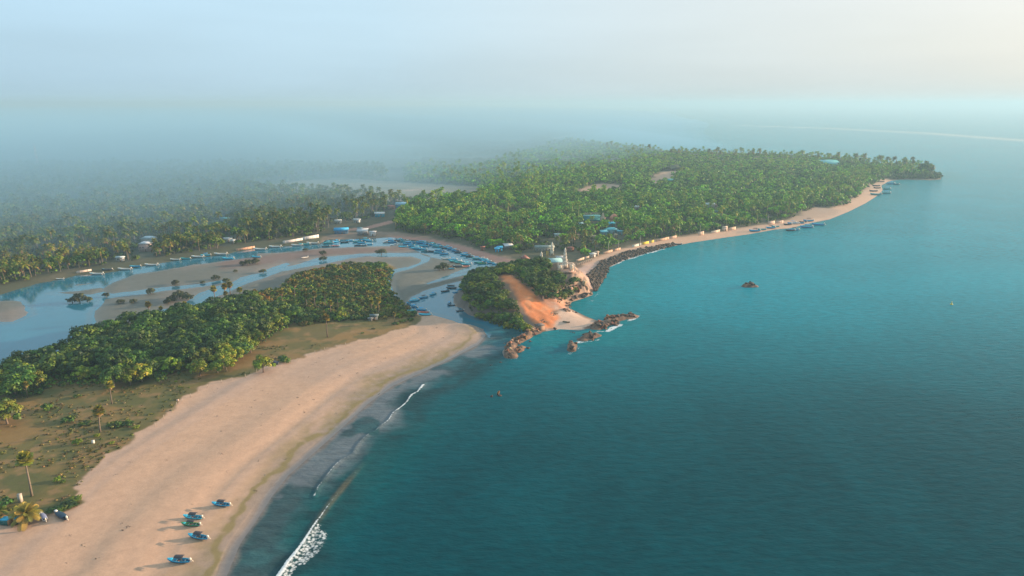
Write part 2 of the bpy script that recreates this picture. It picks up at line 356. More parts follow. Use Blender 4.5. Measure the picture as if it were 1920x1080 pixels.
C = np.zeros((len(P), 3)) + (0.055, 0.060, 0.030)                        # forest floor
C = mixc(C, sst(0.5, 0.7, na) * 0.6, (0.10, 0.085, 0.05))
mudm = sst(-5, 5, MD + (na - 0.5) * 14) * (1 - sst(-3, 3, VG))
C = mixc(C, mudm, (0.165, 0.142, 0.118))
C = mixc(C, mudm * sst(0.45, 0.65, nc_) * 0.8, (0.10, 0.108, 0.088))
redmud = sdf(P, atp([(400, 500), (420, 488), (490, 478), (600, 468), (780, 464), (780, 470), (700, 474), (600, 482), (540, 490), (460, 500)]))
C = mixc(C, sst(-8, 8, redmud + (na - 0.5) * 30) * 0.85, (0.155, 0.095, 0.075))
bank = sst(-3, 3, sdf(P, BANK) + (nb_ - 0.5) * 8) * (LG < 0)
C = mixc(C, bank * (X < 0) * sst(0.3, 0.6, na) * (1 - mudm), (0.23, 0.155, 0.11))
C = mixc(C, bank * 0.7 * (1 - mudm), (0.21, 0.15, 0.11))
# beach sand
sea_near = (DS < 140) & (DS > -60)
sand = sst(-4, 1.5, DS) * (1 - sst(-1.0, 1.0, VG + (nb_ - 0.5) * 5)) * (1 - sst(18, 26, DS + (na - 0.5) * 8) * ((Y > 470) | (X > 150)))
sand *= ((Y < 470) | (DS < 30)); sand = np.where((Y < 430) & (X < -5) , sst(-4, 1.5, DS) * (1 - sst(-1.0, 1.0, VG + (nb_ - 0.5) * 5)) * (1 - sst(-2, 4, MD - 60)), sand)
sand = np.where(MD > 4, sand * (1 - sst(0, 8, MD)) , sand)
sand *= ~((X < -150) & (Y > 300)); sand *= ~((X > 640) & (Y > 1040))
C = mixc(C, sand, (0.46, 0.29, 0.19))
C = mixc(C, sand * sst(0.45, 0.7, nc_) * 0.35, (0.34, 0.25, 0.20))
rid2 = fbm(np.where(DS > 0, DS, 0) / 8 + na * 0.5, (X * 0.6 + Y * 0.8) / 220, 2, 71)
C = mixc(C, sand * sst(0.5, 0.68, rid2) * 0.30 * (X < 0), (0.30, 0.235, 0.205))
# wet strand and weed line of the near beach
nearb = ((X < -4) & (Y < 460))
wet = sst(15, 3, DS + (na - 0.5) * 12) * nearb * (VG < 0)
C = mixc(C, wet * 0.85, (0.20, 0.165, 0.14))
wob = (fbm(X / 16, Y / 16, 4, 33) - 0.5) * 13
wx_ = DS - 5.5 + wob
weed = (0.95 * np.exp(-0.5 * (wx_ / 0.8) ** 2) * sst(0.1, 0.45, nb_) + 0.6 * sst(0.2, 0.7, nc_ + .1) * np.exp(-0.5 * ((wx_ - 3.5) / 3.6) ** 2) * sst(0.15, 0.65, nd_ * .4 + nb_ * .6)) * nearb * sst(400, 290, Y)
C = mixc(C, np.clip(weed * 1.1, 0, 0.85), (0.17, 0.135, 0.045))
wl = sst(3.5, 0.5, DS + (na - 0.5) * 3) * nearb
C = mixc(C, wl * 0.8, (0.10, 0.105, 0.11))
# dry grass on the spit
g = sst(-1.2, 1.2, VG + (nb_ - 0.5) * 6)
C = mixc(C, g, (0.20, 0.12, 0.036))
C = mixc(C, g * sst(0.42, 0.62, na) * 0.75, (0.085, 0.085, 0.018))
C = mixc(C, g * sst(0.55, 0.75, nb_) * 0.7, (0.23, 0.135, 0.055))
C = mixc(C, g * sst(0.5, 0.6, fbm(X / 9 + 50, Y / 9, 4, 88)) * 0.6, (0.06, 0.072, 0.016))
# headland
hd = sst(-3, 3, sdf(P, HEADP))
C = mixc(C, hd, (0.15, 0.098, 0.06))
sandh = sst(-1, 3, sdf(P, atp([(1003, 612), (1030, 601), (1048, 588), (1036, 578), (1056, 570), (1064, 574), (1100, 594), (1135, 603), (1112, 618), (1050, 622), (1012, 622)], 0.6)))
C = mixc(C, sandh, (0.47, 0.33, 0.245))
prm = sst(-2, 2, sdf(P, PROM) + (nb_ - 0.5) * 3)
C = mixc(C, prm, (0.40, 0.27, 0.215))
soil = sst(-2, 2, sdf(P, atp([(975, 548), (1000, 558), (1060, 560), (1064, 575), (1040, 582), (1020, 578), (990, 562)], 3))); C = mixc(C, soil, (0.40, 0.19, 0.11)); C = mixc(C, soil * sst(.5, .7, nb_), (.44, .28, .2))
rd = sst(-1.5, 2.5, sdf(P, RED) + (nb_ - 0.5) * 5)
C = mixc(C, rd, (0.60, 0.19, 0.06)); C = mixc(C, rd * sst(0.5, 0.7, nb_) * 0.5, (0.55, 0.27, 0.13))
cliff = sst(-2, 2, sdf(P, atp([(1060, 556), (1066, 536), (1085, 518), (1100, 530), (1116, 552), (1090, 565), (1062, 570)], 3)))
C = mixc(C, cliff, (0.34, 0.22, 0.15)); C = mixc(C, cliff * sst(0.5, 0.65, nd_), (0.13, 0.09, 0.07))
hdmud = sst(-2, 2, sdf(P, atp([(850, 560), (856, 575), (872, 592), (930, 604), (990, 620), (1008, 616), (985, 600), (930, 592), (880, 575), (866, 545), (855, 545)]))) 
C = mixc(C, hdmud * 0.9, (0.15, 0.115, 0.095))
cp = sst(-6, 2, sdf(P, atp([(1668, 338), (1668, 325), (1745, 318), (1770, 330), (1768, 338), (1700, 338)]))); C = mixc(C, cp, (0.05, 0.055, 0.03)); C = mixc(C, cp * sst(.5, .65, nb_), (.13, .09, .06))
# fields and clearings
for p, col in [(FIELD, (0.20, 0.16, 0.095))] + [(p, (0.34, 0.23, 0.16)) for p in CLEAR]:
    C = mixc(C, sst(-4, 4, sdf(P, p) + (na - 0.5) * 18), col)
fs = (fbm(X / 90, Y / 16, 3, 97)); C = mixc(C, sst(-2, 4, sdf(P, FIELD)) * sst(0.5, 0.6, fs) * 0.6, (0.09, 0.09, 0.045))
for rl, wd in ((ROAD, 5.0), (ROAD2, 5.0)):
    dr, _ = dline(P, rl); C = mixc(C, sst(wd + 2, wd - 1, dr + (nb_ - 0.5) * 3), (0.31, 0.17, 0.13))
rfd = np.full(len(P), 1e9)
for ln, wd in REEF: rfd = np.minimum(rfd, dline(P, ln)[0] / wd)
rm_ = sst(2.3, 1.7, rfd) * (DS < 3)
C = mixc(C, rm_, (0.095, 0.06, 0.04)); C = mixc(C, rm_ * sst(.5, .62, nd_), (.20, .115, .07))
# seabed
C = np.where((H < -0.25)[:, None], (0.05, 0.07, 0.07), C)
rough = np.where((wl > 0.3) | ((mudm > 0.5) & (H < 0.12)), 0.28, 0.85)
rough = np.where(mudm > 0.5, np.clip(0.45 + H * 0.8, 0.3, 0.8), rough)
def ground_mat(t, n, l):
    p = principled(t, n, l); a = n('ShaderNodeAttribute'); a.attribute_name = 'Col'
    co = n('ShaderNodeTexCoord').outputs['Object']
    f1 = rng(n, l, noise(n, l, co, 0.35, 8, 0.72), 0.3, 0.7, 0.87, 1.13)
    f2 = rng(n, l, noise(n, l, co, 2.5, 4, 0.7), 0.3, 0.7, 0.90, 1.1)
    l(mul(n, l, mul(n, l, a.outputs['Color'], f1), f2), p.inputs['Base Color'])
    l(a.outputs['Alpha'], p.inputs['Roughness'])
    p.inputs['Specular IOR Level'].default_value = 0.35
    b = n('ShaderNodeBump'); b.inputs['Strength'].default_value = 0.35; b.inputs['Distance'].default_value = 0.12
    l(noise(n, l, co, 1.1, 6, 0.65), b.inputs['Height']); l(b.outputs[0], p.inputs['Normal'])
M_GROUND = mat('earth', ground_mat)
CA = np.concatenate([C, rough[:, None]], 1)
def sub(name, fmask, vz, col, m, kind='structure', smooth=True):
    q = Q[fmask]; used = np.unique(q); re = np.full(len(P), -1, np.int64); re[used] = np.arange(len(used))
    v = np.stack([X[used], Y[used], vz[used]], 1)
    o = new(name, np_mesh(name, v, re[q], np.zeros((0, 3), int), m, col[used], smooth)); o['kind'] = kind; return o
fq = lambda a: a[Q].mean(1)
fH = H[Q].max(1)
keep = fH > -1.6
f_mud = (fq(mudm) > 0.5); f_beach = (fq(sand) > 0.5) & ~f_mud; f_prom = (fq(prm) > 0.5) & ~f_mud & ~f_beach
sub('beach', keep & f_beach, H, CA, M_GROUND); sub('mudflats', keep & f_mud, H, CA, M_GROUND)
sub('promenade', keep & f_prom, H, CA, M_GROUND)
sub('ground', keep & ~f_mud & ~f_beach & ~f_prom, H, CA, M_GROUND)
# ---- water
D2, AL = dline(P, WNEAR); off = np.where(DS < 0, D2, 0)                    # metres off the near beach
deep = (0.0, 0.058, 0.072)
Cw = np.zeros((len(P), 3)) + deep
mid = sst(210, 470, Y) * sst(-150, 60, X + Y * 0.1)
Cw = mixc(Cw, mid, (0.0, 0.215, 0.27))
Cw = mixc(Cw, sst(0.35, 0.7, fbm(X / 90, Y / 50, 3, 201)) * 0.1, (0.0, 0.055, 0.068))
Cw = mixc(Cw, sst(16, -4, (X + 62) - (Y - 150) * 0.35) * sst(330, 150, Y) * 0.5, (0.0, 0.095, 0.095))
dk = sst(0.3, 0.6, fbm(X / 30, Y / 45, 4, 211)) * sst(330, 190, Y) * sst(-50, -10, X)
Cw = mixc(Cw, dk * 0.22, (0.0, 0.016, 0.022))
cove = sst(60, 10, -DS) * (Y > 330) * (X > 10)
Cw = mixc(Cw, cove * 0.5, (0.0, 0.17, 0.18))
nearw = (D2 < 60) & (DS < 6) & (X < 5) & (Y < 470)
ws = fbm(X / 22, Y / 22, 4, 221); ws2 = fbm(X / 7, Y / 7, 3, 231)
film = sst(19, 8, off + (ws - 0.5) * 26) * nearw
zone = sst(34, 20, off + (ws - 0.5) * 14) * nearw
Cw = mixc(Cw, zone * sst(0.42, 0.62, ws2 * 0.5 + ws * 0.5) * 0.62, (0.004, 0.022, 0.030))
Cw = mixc(Cw, zone * 0.15, (0.05, 0.06, 0.05))
Cw = mixc(Cw, film * 0.85 * (1 - 0.75 * sst(0.5, 0.62, fbm(X / 11, Y / 16, 3, 241))), (0.13, 0.15, 0.165))  # thin water over sand, with the sky's reflection painted in as grey-blue
Cw = mixc(Cw, film * sst(2.5, 0, off + (ws2 - .5) * 3), (0.16, 0.14, 0.125))
# surf
foam = np.zeros(len(P)); bumpz = np.zeros(len(P))
CREST = atp([(480, 1140), (500, 1112), (524, 1080), (541, 1054), (560, 1030), (575, 1008), (590, 984), (602, 968), (616, 948), (630, 930), (648, 908), (668, 884), (690, 858)])
CREST2 = atp([(589, 932), (595, 916), (604, 904), (612, 893), (628, 873), (641, 862), (652, 857), (662, 851), (668, 838), (677, 827), (690, 815), (703, 809), (716, 797), (728, 789), (738, 773), (752, 764), (763, 754), (771, 741), (783, 735), (795, 720)])
d1, a1 = dline(P, CREST); d2, a2 = dline(P, CREST2)
s1 = np.clip(1.25 - a1 * 1.55, 0, 1); foam = np.maximum(foam, np.exp(-(d1 / (0.35 + 0.5 * s1)) ** 2) * (0.42 + 0.6 * s1) * (a1 < 0.995))
FOAMP = atp([(505, 1130), (524, 1082), (545, 1050), (592, 984), (598, 976), (603, 990), (613, 996), (618, 1004), (610, 1018), (600, 1030), (590, 1040), (575, 1056), (555, 1062), (550, 1080), (535, 1110)])
df = sdf(P, FOAMP); foam = np.maximum(foam, 0.56 * sst(-1.2, 0.8, df + (ws2 - 0.5) * 2))
foam = np.maximum(foam, np.exp(-((d2 + (ws2 - .5) * .5) / (0.32 + 0.45 * sst(0.6, 0.9, a2) + .25 * sst(.3, 0, a2))) ** 2) * (0.56 + 0.2 * sst(0.55, 0.8, a2)) * (a2 > 0.001) * (a2 < 0.998))
bumpz += 0.55 * np.exp(-(d1 / 1.6) ** 2) * (0.35 + 0.65 * s1) + 0.3 * np.exp(-(d2 / 1.0) ** 2)
Cw = mixc(Cw, np.exp(-((d1 - 0.4) / 0.8) ** 2) * sst(0.3, 0.8, a1) * sst(1.0, .8, a1) * 0.55, (0.15, 0.12, 0.07))
for ln, wdt, k in (([(1146, 499), (1165, 490), (1194, 481), (1222, 473), (1245, 467)], 1.7, 0.9), ([(1135, 512), (1146, 499)], 1.2, 0.5), ([(1114, 556), (1120, 552), (1124, 546)], 2.2, 0.55), ([(1108, 565), (1115, 563)], 1.5, 0.6),
                   ([(1198, 592), (1184, 599), (1172, 604)], 2.0, 0.85), ([(1165, 608), (1150, 615), (1138, 621)], 1.6, 0.9), ([(1138, 621), (1120, 622), (1108, 624)], 1.4, 0.8), ([(1122, 637), (1112, 640), (1098, 641), (1084, 642)], 1.4, 0.85), ([(1088, 650), (1078, 657), (1067, 664)], 1.5, 0.6),
                   ([(950, 672), (965, 674), (975, 669)], 1.4, 0.55), ([(905, 691), (915, 688)], 1.4, 0.4), ([(1000, 634), (996, 640)], 1.2, 0.4), ([(811, 693), (836, 683)], 0.5, 0.45), ([(1367, 537), (1373, 535.5)], 1.3, 0.5), ([(1396, 540), (1416, 540)], 0.9, 0.35),
                   ([(1473, 444), (1481, 443)], 2.5, 0.5), ([(1492, 439), (1498, 439)], 1.6, 0.45), ([(1560, 439), (1564, 438)], 1.8, 0.4), ([(1640, 398), (1652, 396)], 2.5, 0.3), ([(1188, 589), (1196, 588)], 2.0, 0.5), ([(1660, 338), (1690, 335.8), (1748, 337.5)], 1.6, 0.25),
                   ([(1265, 461.6), (1355, 446.8), (1455, 430.8), (1526, 418), (1591, 398)], 1.1, 0.35)):
    dd, _ = dline(P, atp(ln)); foam = np.maximum(foam, k * 0.8 * np.exp(-(np.maximum(dd - 2.2 * wdt * (ws2 - 0.42), 0) / wdt) ** 2))
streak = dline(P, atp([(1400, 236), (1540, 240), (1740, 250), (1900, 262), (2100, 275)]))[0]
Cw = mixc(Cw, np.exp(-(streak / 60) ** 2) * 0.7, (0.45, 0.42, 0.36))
# harbour side water
lagm = sst(-1, 1, LG) * (DS > -3)
Cl = np.zeros((len(P), 3)) + (0.015, 0.13, 0.19)
Cl = mixc(Cl, sst(0, 3, LG) * sst(6, 3, LG) * 0.3, (0.10, 0.11, 0.10))
zw = (fbm(X / 60, Y / 60, 3, 301) - 0.5) * 0.0 + bumpz
Cs = np.concatenate([Cw, foam[:, None]], 1); Cl = np.concatenate([Cl, 0 * foam[:, None]], 1)
def sea_mat(t, n, l):
    p = principled(t, n, l, Roughness=0.14, IOR=1.06, Specular_IOR_Level=0.5); a = n('ShaderNodeAttribute'); a.attribute_name = 'Col'
    tcn = n('ShaderNodeTexCoord'); co = tcn.outputs['Object']
    mp = n('ShaderNodeMapping'); mp.inputs['Rotation'].default_value = (0, 0, R(-8)); mp.inputs['Scale'].default_value = (0.16, 0.42, 1); l(co, mp.inputs['Vector'])
    mp2 = n('ShaderNodeMapping'); mp2.inputs['Rotation'].default_value = (0, 0, R(14)); mp2.inputs['Scale'].default_value = (0.5, 1.1, 1); l(co, mp2.inputs['Vector'])
    n1 = noise(n, l, mp.outputs[0], 1.0, 4, 0.6); n2 = noise(n, l, mp2.outputs[0], 1.0, 3, 0.6)
    ad = n('ShaderNodeMath'); ad.operation = 'MULTIPLY_ADD'; ad.inputs[1].default_value = 0.35; l(n2, ad.inputs[0]); l(n1, ad.inputs[2])
    b = n('ShaderNodeBump'); b.inputs['Strength'].default_value = 0.8; b.inputs['Distance'].default_value = 0.55; l(ad.outputs[0], b.inputs['Height']); l(b.outputs[0], p.inputs['Normal'])
    # colour breaks up with the ripples a little
    f1 = rng(n, l, n1, 0.3, 0.7, 0.82, 1.2); f2 = rng(n, l, noise(n, l, co, 0.02, 4, 0.6), 0.3, 0.7, 0.93, 1.07)
    c = mul(n, l, mul(n, l, a.outputs['Color'], f1), f2)
    # foam cells
    vo = n('ShaderNodeTexVoronoi'); vo.inputs['Scale'].default_value = 1.1; vo.inputs['Randomness'].default_value = 1; l(co, vo.inputs['Vector'])
    fn_ = noise(n, l, co, 1.6, 5, 0.7)
    s1_ = n('ShaderNodeMath'); s1_.operation = 'MULTIPLY_ADD'; s1_.inputs[1].default_value = 0.55; l(vo.outputs['Distance'], s1_.inputs[0]); l(fn_, s1_.inputs[2])
    th = n('ShaderNodeMath'); th.operation = 'SUBTRACT'; l(a.outputs['Alpha'], th.inputs[0])
    sc_ = n('ShaderNodeMath'); sc_.operation = 'MULTIPLY'; sc_.inputs[1].default_value = 0.62; l(s1_.outputs[0], sc_.inputs[0]); l(sc_.outputs[0], th.inputs[1])
    fm = rng(n, l, th.outputs[0], 0.0, 0.22, 0, 1)
    mx = n('ShaderNodeMix'); mx.data_type = 'RGBA'; l(fm, mx.inputs['Factor']); l(c, mx.inputs['A']); mx.inputs['B'].default_value = (0.62, 0.66, 0.66, 1)
    l(mx.outputs['Result'], p.inputs['Base Color']); l(rng(n, l, fm, 0, 1, 0.14, 0.7), p.inputs['Roughness'])
M_SEA = mat('sea_water', sea_mat)
def lag_mat(t, n, l):
    p = principled(t, n, l, Roughness=0.06, IOR=1.33); a = n('ShaderNodeAttribute'); a.attribute_name = 'Col'
    co = n('ShaderNodeTexCoord').outputs['Object']
    l(mul(n, l, a.outputs['Color'], rng(n, l, noise(n, l, co, 0.03, 4, 0.6), 0.3, 0.7, 0.85, 1.15)), p.inputs['Base Color'])
    b = n('ShaderNodeBump'); b.inputs['Strength'].default_value = 0.12; b.inputs['Distance'].default_value = 0.2; l(noise(n, l, co, 0.6, 4, 0.6), b.inputs['Height']); l(b.outputs[0], p.inputs['Normal'])
M_LAG = mat('calm_water', lag_mat)
fmin = H[Q].min(1); wetf = fmin < 0.12
is_l = (lagm[Q].mean(1) > 0.5) | ((DS[Q].mean(1) > 1.5))
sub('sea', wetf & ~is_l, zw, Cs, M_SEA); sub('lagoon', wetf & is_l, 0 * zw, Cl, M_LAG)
# ------------------------------------------------------------------ plants
random.seed(4); rg = np.random.default_rng(7)
M_LEAF = attr_mat('leaves', 0.55, 0.6, 0.22, objrand=0.38, trans=0.16, spec=0.25)
M_LEAFM = attr_mat('leaves_mass', 0.6, 0.05, 0.25, trans=0.12, spec=0.2)
M_BARK = attr_mat('bark', 0.9, 3.0, 0.3, objrand=0.15)
def leafquads(g, c, nrm, size, col, asp=1.0):
    """one small leaf cluster quad per centre, facing roughly nrm"""
    n = len(c); nrm = nrm / (np.linalg.norm(nrm, axis=1)[:, None] + 1e-9)
    r = rg.normal(size=(n, 3)); a = np.cross(nrm, r); a /= np.linalg.norm(a, axis=1)[:, None] + 1e-9; b = np.cross(nrm, a)
    s = np.broadcast_to(np.asarray(size, float), (n,))[:, None] * rg.uniform(0.65, 1.35, (n, 1)) * 0.5
    v = np.stack([c - a * s - b * s * asp * 0.6, c + a * s * 0.5 - b * s * asp, c + a * s + b * s * asp * 0.6, c - a * s * 0.5 + b * s * asp], 1).reshape(-1, 3)
    q = np.arange(n * 4).reshape(n, 4)
    cc = np.repeat(np.broadcast_to(col, (n, 3)), 4, 0)
    g.add(v, q, col=cc)
def crown(g, R_, hz, z0, lobes, per, size, cols, flat=0.75, seed=0, inner=True):
    """uneven crown of leaf clumps: lobes scattered on a dome, gaps between them"""
    for i in range(lobes):
        th = i * 2.39996 + rg.uniform(-0.4, 0.4); k = (i + 0.5) / lobes
        ph = math.acos(1 - k * 1.25) if k < 0.8 else math.acos(max(-1, 1 - k * 1.3))
        rr = rg.uniform(0.55, 0.95)
        c = np.array([math.sin(ph) * math.cos(th) * R_ * rr, math.sin(ph) * math.sin(th) * R_ * rr, z0 + hz * (0.30 + 0.6 * math.cos(ph) * rr)])
        lr = R_ * rg.uniform(0.26, 0.44)
        d = rg.normal(size=(per, 3)); d /= np.linalg.norm(d, axis=1)[:, None]; d[:, 2] = np.where(d[:, 2] < -0.35, -d[:, 2], d[:, 2])
        p = c + d * np.array([lr, lr, lr * flat]) * rg.uniform(0.7, 1.08, (per, 1))
        base = np.array(cols[rg.integers(len(cols))]); col = base * rg.uniform(0.75, 1.3, (per, 1)) * (1 + 0.12 * rg.normal(size=(1, 1)))
        leafquads(g, p, d + (0, 0, 0.15) + rg.normal(size=(per, 3)) * 0.28, size, col)
GREENS = [(0.052, 0.108, 0.010), (0.040, 0.090, 0.012), (0.085, 0.135, 0.010), (0.030, 0.070, 0.014)]
LIME = [(0.15, 0.20, 0.010), (0.11, 0.18, 0.010), (0.20, 0.20, 0.012)]
OLIVE = [(0.14, 0.14, 0.018), (0.17, 0.12, 0.022), (0.08, 0.11, 0.014), (0.11, 0.13, 0.016)]
MANG = [(0.052, 0.066, 0.024), (0.065, 0.07, 0.03), (0.042, 0.055, 0.022)]
BARKC = (0.16, 0.12, 0.085)
def limbs(R_, H_):
    g = G(); tz = H_ * 0.42
    bend = rg.uniform(-0.4, 0.4, 2)
    g.tube([(0, 0, -0.4), (bend[0] * .3, bend[1] * .3, tz * 0.5), (bend[0], bend[1], tz)], [0.30, 0.22, 0.17], 6, BARKC)
    for i in range(5):
        th = i * 1.256 + rg.uniform(-0.3, 0.3); r = R_ * rg.uniform(0.5, 0.75)
        e = (bend[0] + math.cos(th) * r, bend[1] + math.sin(th) * r, H_ * rg.uniform(0.62, 0.82))
        m = (bend[0] + math.cos(th) * r * 0.45, bend[1] + math.sin(th) * r * 0.45, tz + (e[2] - tz) * 0.6)
        g.tube([(bend[0], bend[1], tz - 0.2), m, e], [0.14, 0.09, 0.03], 5, BARKC, cap=False)
    return g
def tree_meshes(cols, R_, H_, lobes, per, size, k):
    c = G(); crown(c, R_, H_ * (0.62 if R_ > 4 else 0.76), H_ * (0.32 if R_ > 4 else 0.17), lobes, per, size, cols)
    return limbs(R_, H_).mesh('trunk%d' % k, M_BARK, True), c.mesh('crown%d' % k, M_LEAF)
TREES = [tree_meshes(GREENS, 4.6, 8.5, 17, 80, 0.55, k) for k in range(4)]
TREES_LIME = [tree_meshes(LIME + GREENS[2:3], 3.9, 7.6, 15, 75, 0.5, 10 + k) for k in range(3)]
TREES_MANG = [tree_meshes(MANG, 3.2, 4.6, 13, 60, 0.5, 20 + k) for k in range(2)]
def frond(g, L_, az, el, droop, col, pairs=9, wl=0.75, wd=0.13):
    """feather leaf: curved midrib and leaflets hanging on both sides"""
    ca, sa = math.cos(az), math.sin(az); s = np.linspace(0, 1, pairs + 1)
    r = L_ * s * math.cos(el) * (1 - 0.18 * s * s); z = L_ * (s * math.sin(el) - droop * s * s)
    P_ = np.stack([r * ca, r * sa, z], 1); side = np.array([-sa, ca, 0.0]); v = []; q = []; k = 0
    for i in range(pairs):
        a, b = P_[i], P_[i + 1]; m = (a + b) / 2; d = (b - a) / (np.linalg.norm(b - a) + 1e-9)
        ln = wl * (0.45 + 1.0 * math.sin(math.pi * min(1, (i + 1.2) / (pairs + 1.5)))) * L_ / 4
        for sg in (-1, 1):
            tip = m + side * sg * ln * 0.85 + d * ln * 0.45 - np.array([0, 0, ln * 0.55])
            v += [a, b, tip + (b - a) * 0.30, tip - (b - a) * 0.18]; q.append((k, k + 1, k + 2, k + 3)); k += 4
    g.add(v, q, col=np.array(col) * random.uniform(0.8, 1.25))
PALMC = [(0.095, 0.14, 0.014), (0.14, 0.155, 0.016), (0.055, 0.10, 0.014), (0.20, 0.16, 0.022)]
def coco(k, Ht, Lf=4.0, n=20, pairs=9):
    t = G(); lean = random.uniform(0.3, 1.6); a = random.uniform(0, 6.28)
    pts = [(math.cos(a) * lean * s * s, math.sin(a) * lean * s * s, Ht * s - 0.3) for s in (0, 0.3, 0.6, 0.85, 1)]
    t.tube(pts, [0.26, 0.17, 0.14, 0.13, 0.15], 6, (0.22, 0.17, 0.12))
    c = G(); top = np.array(pts[-1])
    for i in range(n):
        el = 1.15 - 1.75 * (i / n) ** 1.1; g2 = G()
        frond(g2, Lf * random.uniform(0.85, 1.1), i * 2.4 + random.uniform(-0.3, 0.3), el, 0.35 + 0.25 * i / n, PALMC[i % 4] if i < n - 2 else (0.16, 0.10, 0.04), pairs)
        v, cc, q, tt = g2.arrays(); c.add(v + top, q, tt, cc)
    for i in range(5):
        th = i * 1.26; c.box(top + (0.22 * math.cos(th), 0.22 * math.sin(th), -0.25), (0.22, 0.22, 0.26), (0.16, 0.11, 0.03))
    return t.mesh('palm_trunk%d' % k, M_BARK, True), c.mesh('palm_crown%d' % k, M_LEAF)
COCO = [coco(k, h_) for k, h_ in enumerate((11.5, 13, 9.5, 12, 10.5))]
def palmyra(k, Ht, dead=True):
    t = G(); lean = random.uniform(-0.8, 0.8)
    t.tube([(0, 0, -0.3), (lean * 0.25, 0.1, Ht * 0.4), (lean * 0.7, 0.1, Ht * 0.8), (lean, 0.1, Ht)], [0.33, 0.24, 0.2, 0.22], 7, (0.14, 0.11, 0.085))
    top = np.array([lean, 0.1, Ht]); c = G(); s = G()
    def fan_leaf(g, az, el, L_, rad, col):
        d = np.array([math.cos(az) * math.cos(el), math.sin(az) * math.cos(el), math.sin(el)]); ctr = top + d * L_
        side = np.cross(d, (0, 0, 1.0)); side /= np.linalg.norm(side) + 1e-9; up = np.cross(side, d)
        g.tube([top, ctr], [0.05, 0.03], 3, col, cap=False); v = [ctr]; m = 11
        for i in range(m):
            a = -2.2 + 4.4 * i / (m - 1); rr = rad * (1.0 if i % 2 == 0 else 0.72)
            v.append(ctr + rr * (d * math.cos(a) + side * math.sin(a)) - np.array([0, 0, 0.22 * rad * abs(math.sin(a))]) + up * 0.0)
        g.add(v, t=[(0, i, i + 1) for i in range(1, m)], col=np.array(col) * random.uniform(0.75, 1.3))
    for i in range(34):
        el = 1.35 - 1.9 * (i / 34); fan_leaf(c, i * 2.4, el, random.uniform(1.0, 1.6), random.uniform(0.95, 1.25), [(0.17, 0.15, 0.018), (0.24, 0.18, 0.022), (0.10, 0.12, 0.016)][i % 3])
    if dead:
        for i in range(16): fan_leaf(s, i * 2.4, -0.75 - 0.5 * random.random(), random.uniform(0.9, 1.7), 0.7, (0.23, 0.145, 0.07))
    return t.mesh('palmyra_trunk%d' % k, M_BARK, True), c.mesh('palmyra_crown%d' % k, M_LEAF), (s.mesh('palmyra_skirt%d' % k, M_LEAF) if dead else None)
PALMY = [palmyra(0, 9.5), palmyra(1, 8.0), palmyra(2, 10.5, False)]
def shrub_mesh(k, cols, R_=2.2, H_=2.4, per=42):
    g = G()
    for i in range(5):
        th = i * 1.3; g.tube([(0, 0, -0.3), (math.cos(th) * R_ * .35, math.sin(th) * R_ * .35, H_ * 0.5)], [0.08, 0.03], 4, BARKC, cap=False)
    crown(g, R_, H_ * 0.75, H_ * 0.12, 11, per, 0.42, cols, 0.8); return g.mesh('shrub%d' % k, M_LEAF)
SHRUBS = [shrub_mesh(0, GREENS), shrub_mesh(1, LIME), shrub_mesh(2, OLIVE), shrub_mesh(3, OLIVE[:2]), shrub_mesh(4, GREENS[:2] + OLIVE[2:])]
def plant(root_name, parts, loc, s, rz, label, cat, group=None, zs=1.0):
    o = empty(root_name, loc, rz, s); o.scale = (s, s, s * zs)
    for nm, me in parts:
        if me is not None: new(nm, me, o)
    return tag(o, label, cat, group)
USED = []   # crowns already standing (x, y, r)
def tree(loc, s, label, group=None, pool=TREES, name='broadleaf_tree', cat='tree', zs=1.0):
    t, c = random.choice(pool); return plant(name, [('trunk', t), ('crown', c)], loc, s, random.uniform(0, 6.28), label, cat, group, zs)
def cpalm(loc, s, label, group=None):
    t, c = random.choice(COCO); return plant('coconut_palm', [('trunk', t), ('crown', c)], loc, s, random.uniform(0, 6.28), label, 'coconut palm', group)
def ppalm(loc, s, label, k=None, group=None):
    t, c, d = PALMY[k if k is not None else random.randrange(3)]
    return plant('fan_palm', [('trunk', t), ('crown', c), ('dead_leaves', d)], loc, s, random.uniform(0, 6.28), label, 'fan palm', group)
def shrub(loc, s, k, label, group=None, zs=1.0, name='shrub'):
    o = new(name, SHRUBS[k]); o.location = loc; o.scale = (s, s, s * zs); o.rotation_euler = (0, 0, random.uniform(0, 6.28)); return tag(o, label, 'shrub', group)
def scatter(polys, spacing, excl=(), jitter=0.42, bb=None):
    """jittered hexagonal planting inside outlines on the ground"""
    allp = np.concatenate(polys); x0, y0 = allp.min(0); x1, y1 = allp.max(0)
    xs = np.arange(x0, x1, spacing); ys = np.arange(y0, y1, spacing * 0.866); A, B = np.meshgrid(xs, ys)
    A = A + (np.arange(len(ys)) % 2)[:, None] * spacing / 2
    p = np.stack([A.ravel(), B.ravel()], 1) + rg.uniform(-jitter, jitter, (A.size, 2)) * spacing
    k = np.zeros(len(p), bool)
    for q in polys: k |= pip(p, q)
    for q in excl: k &= ~pip(p, q)
    return p[k]
def in_view(p, m=0.06):
    depth = p[:, 1] * CS + CAMH * SN; u = p[:, 0] / depth
    return (np.abs(u) < 0.75 + m)
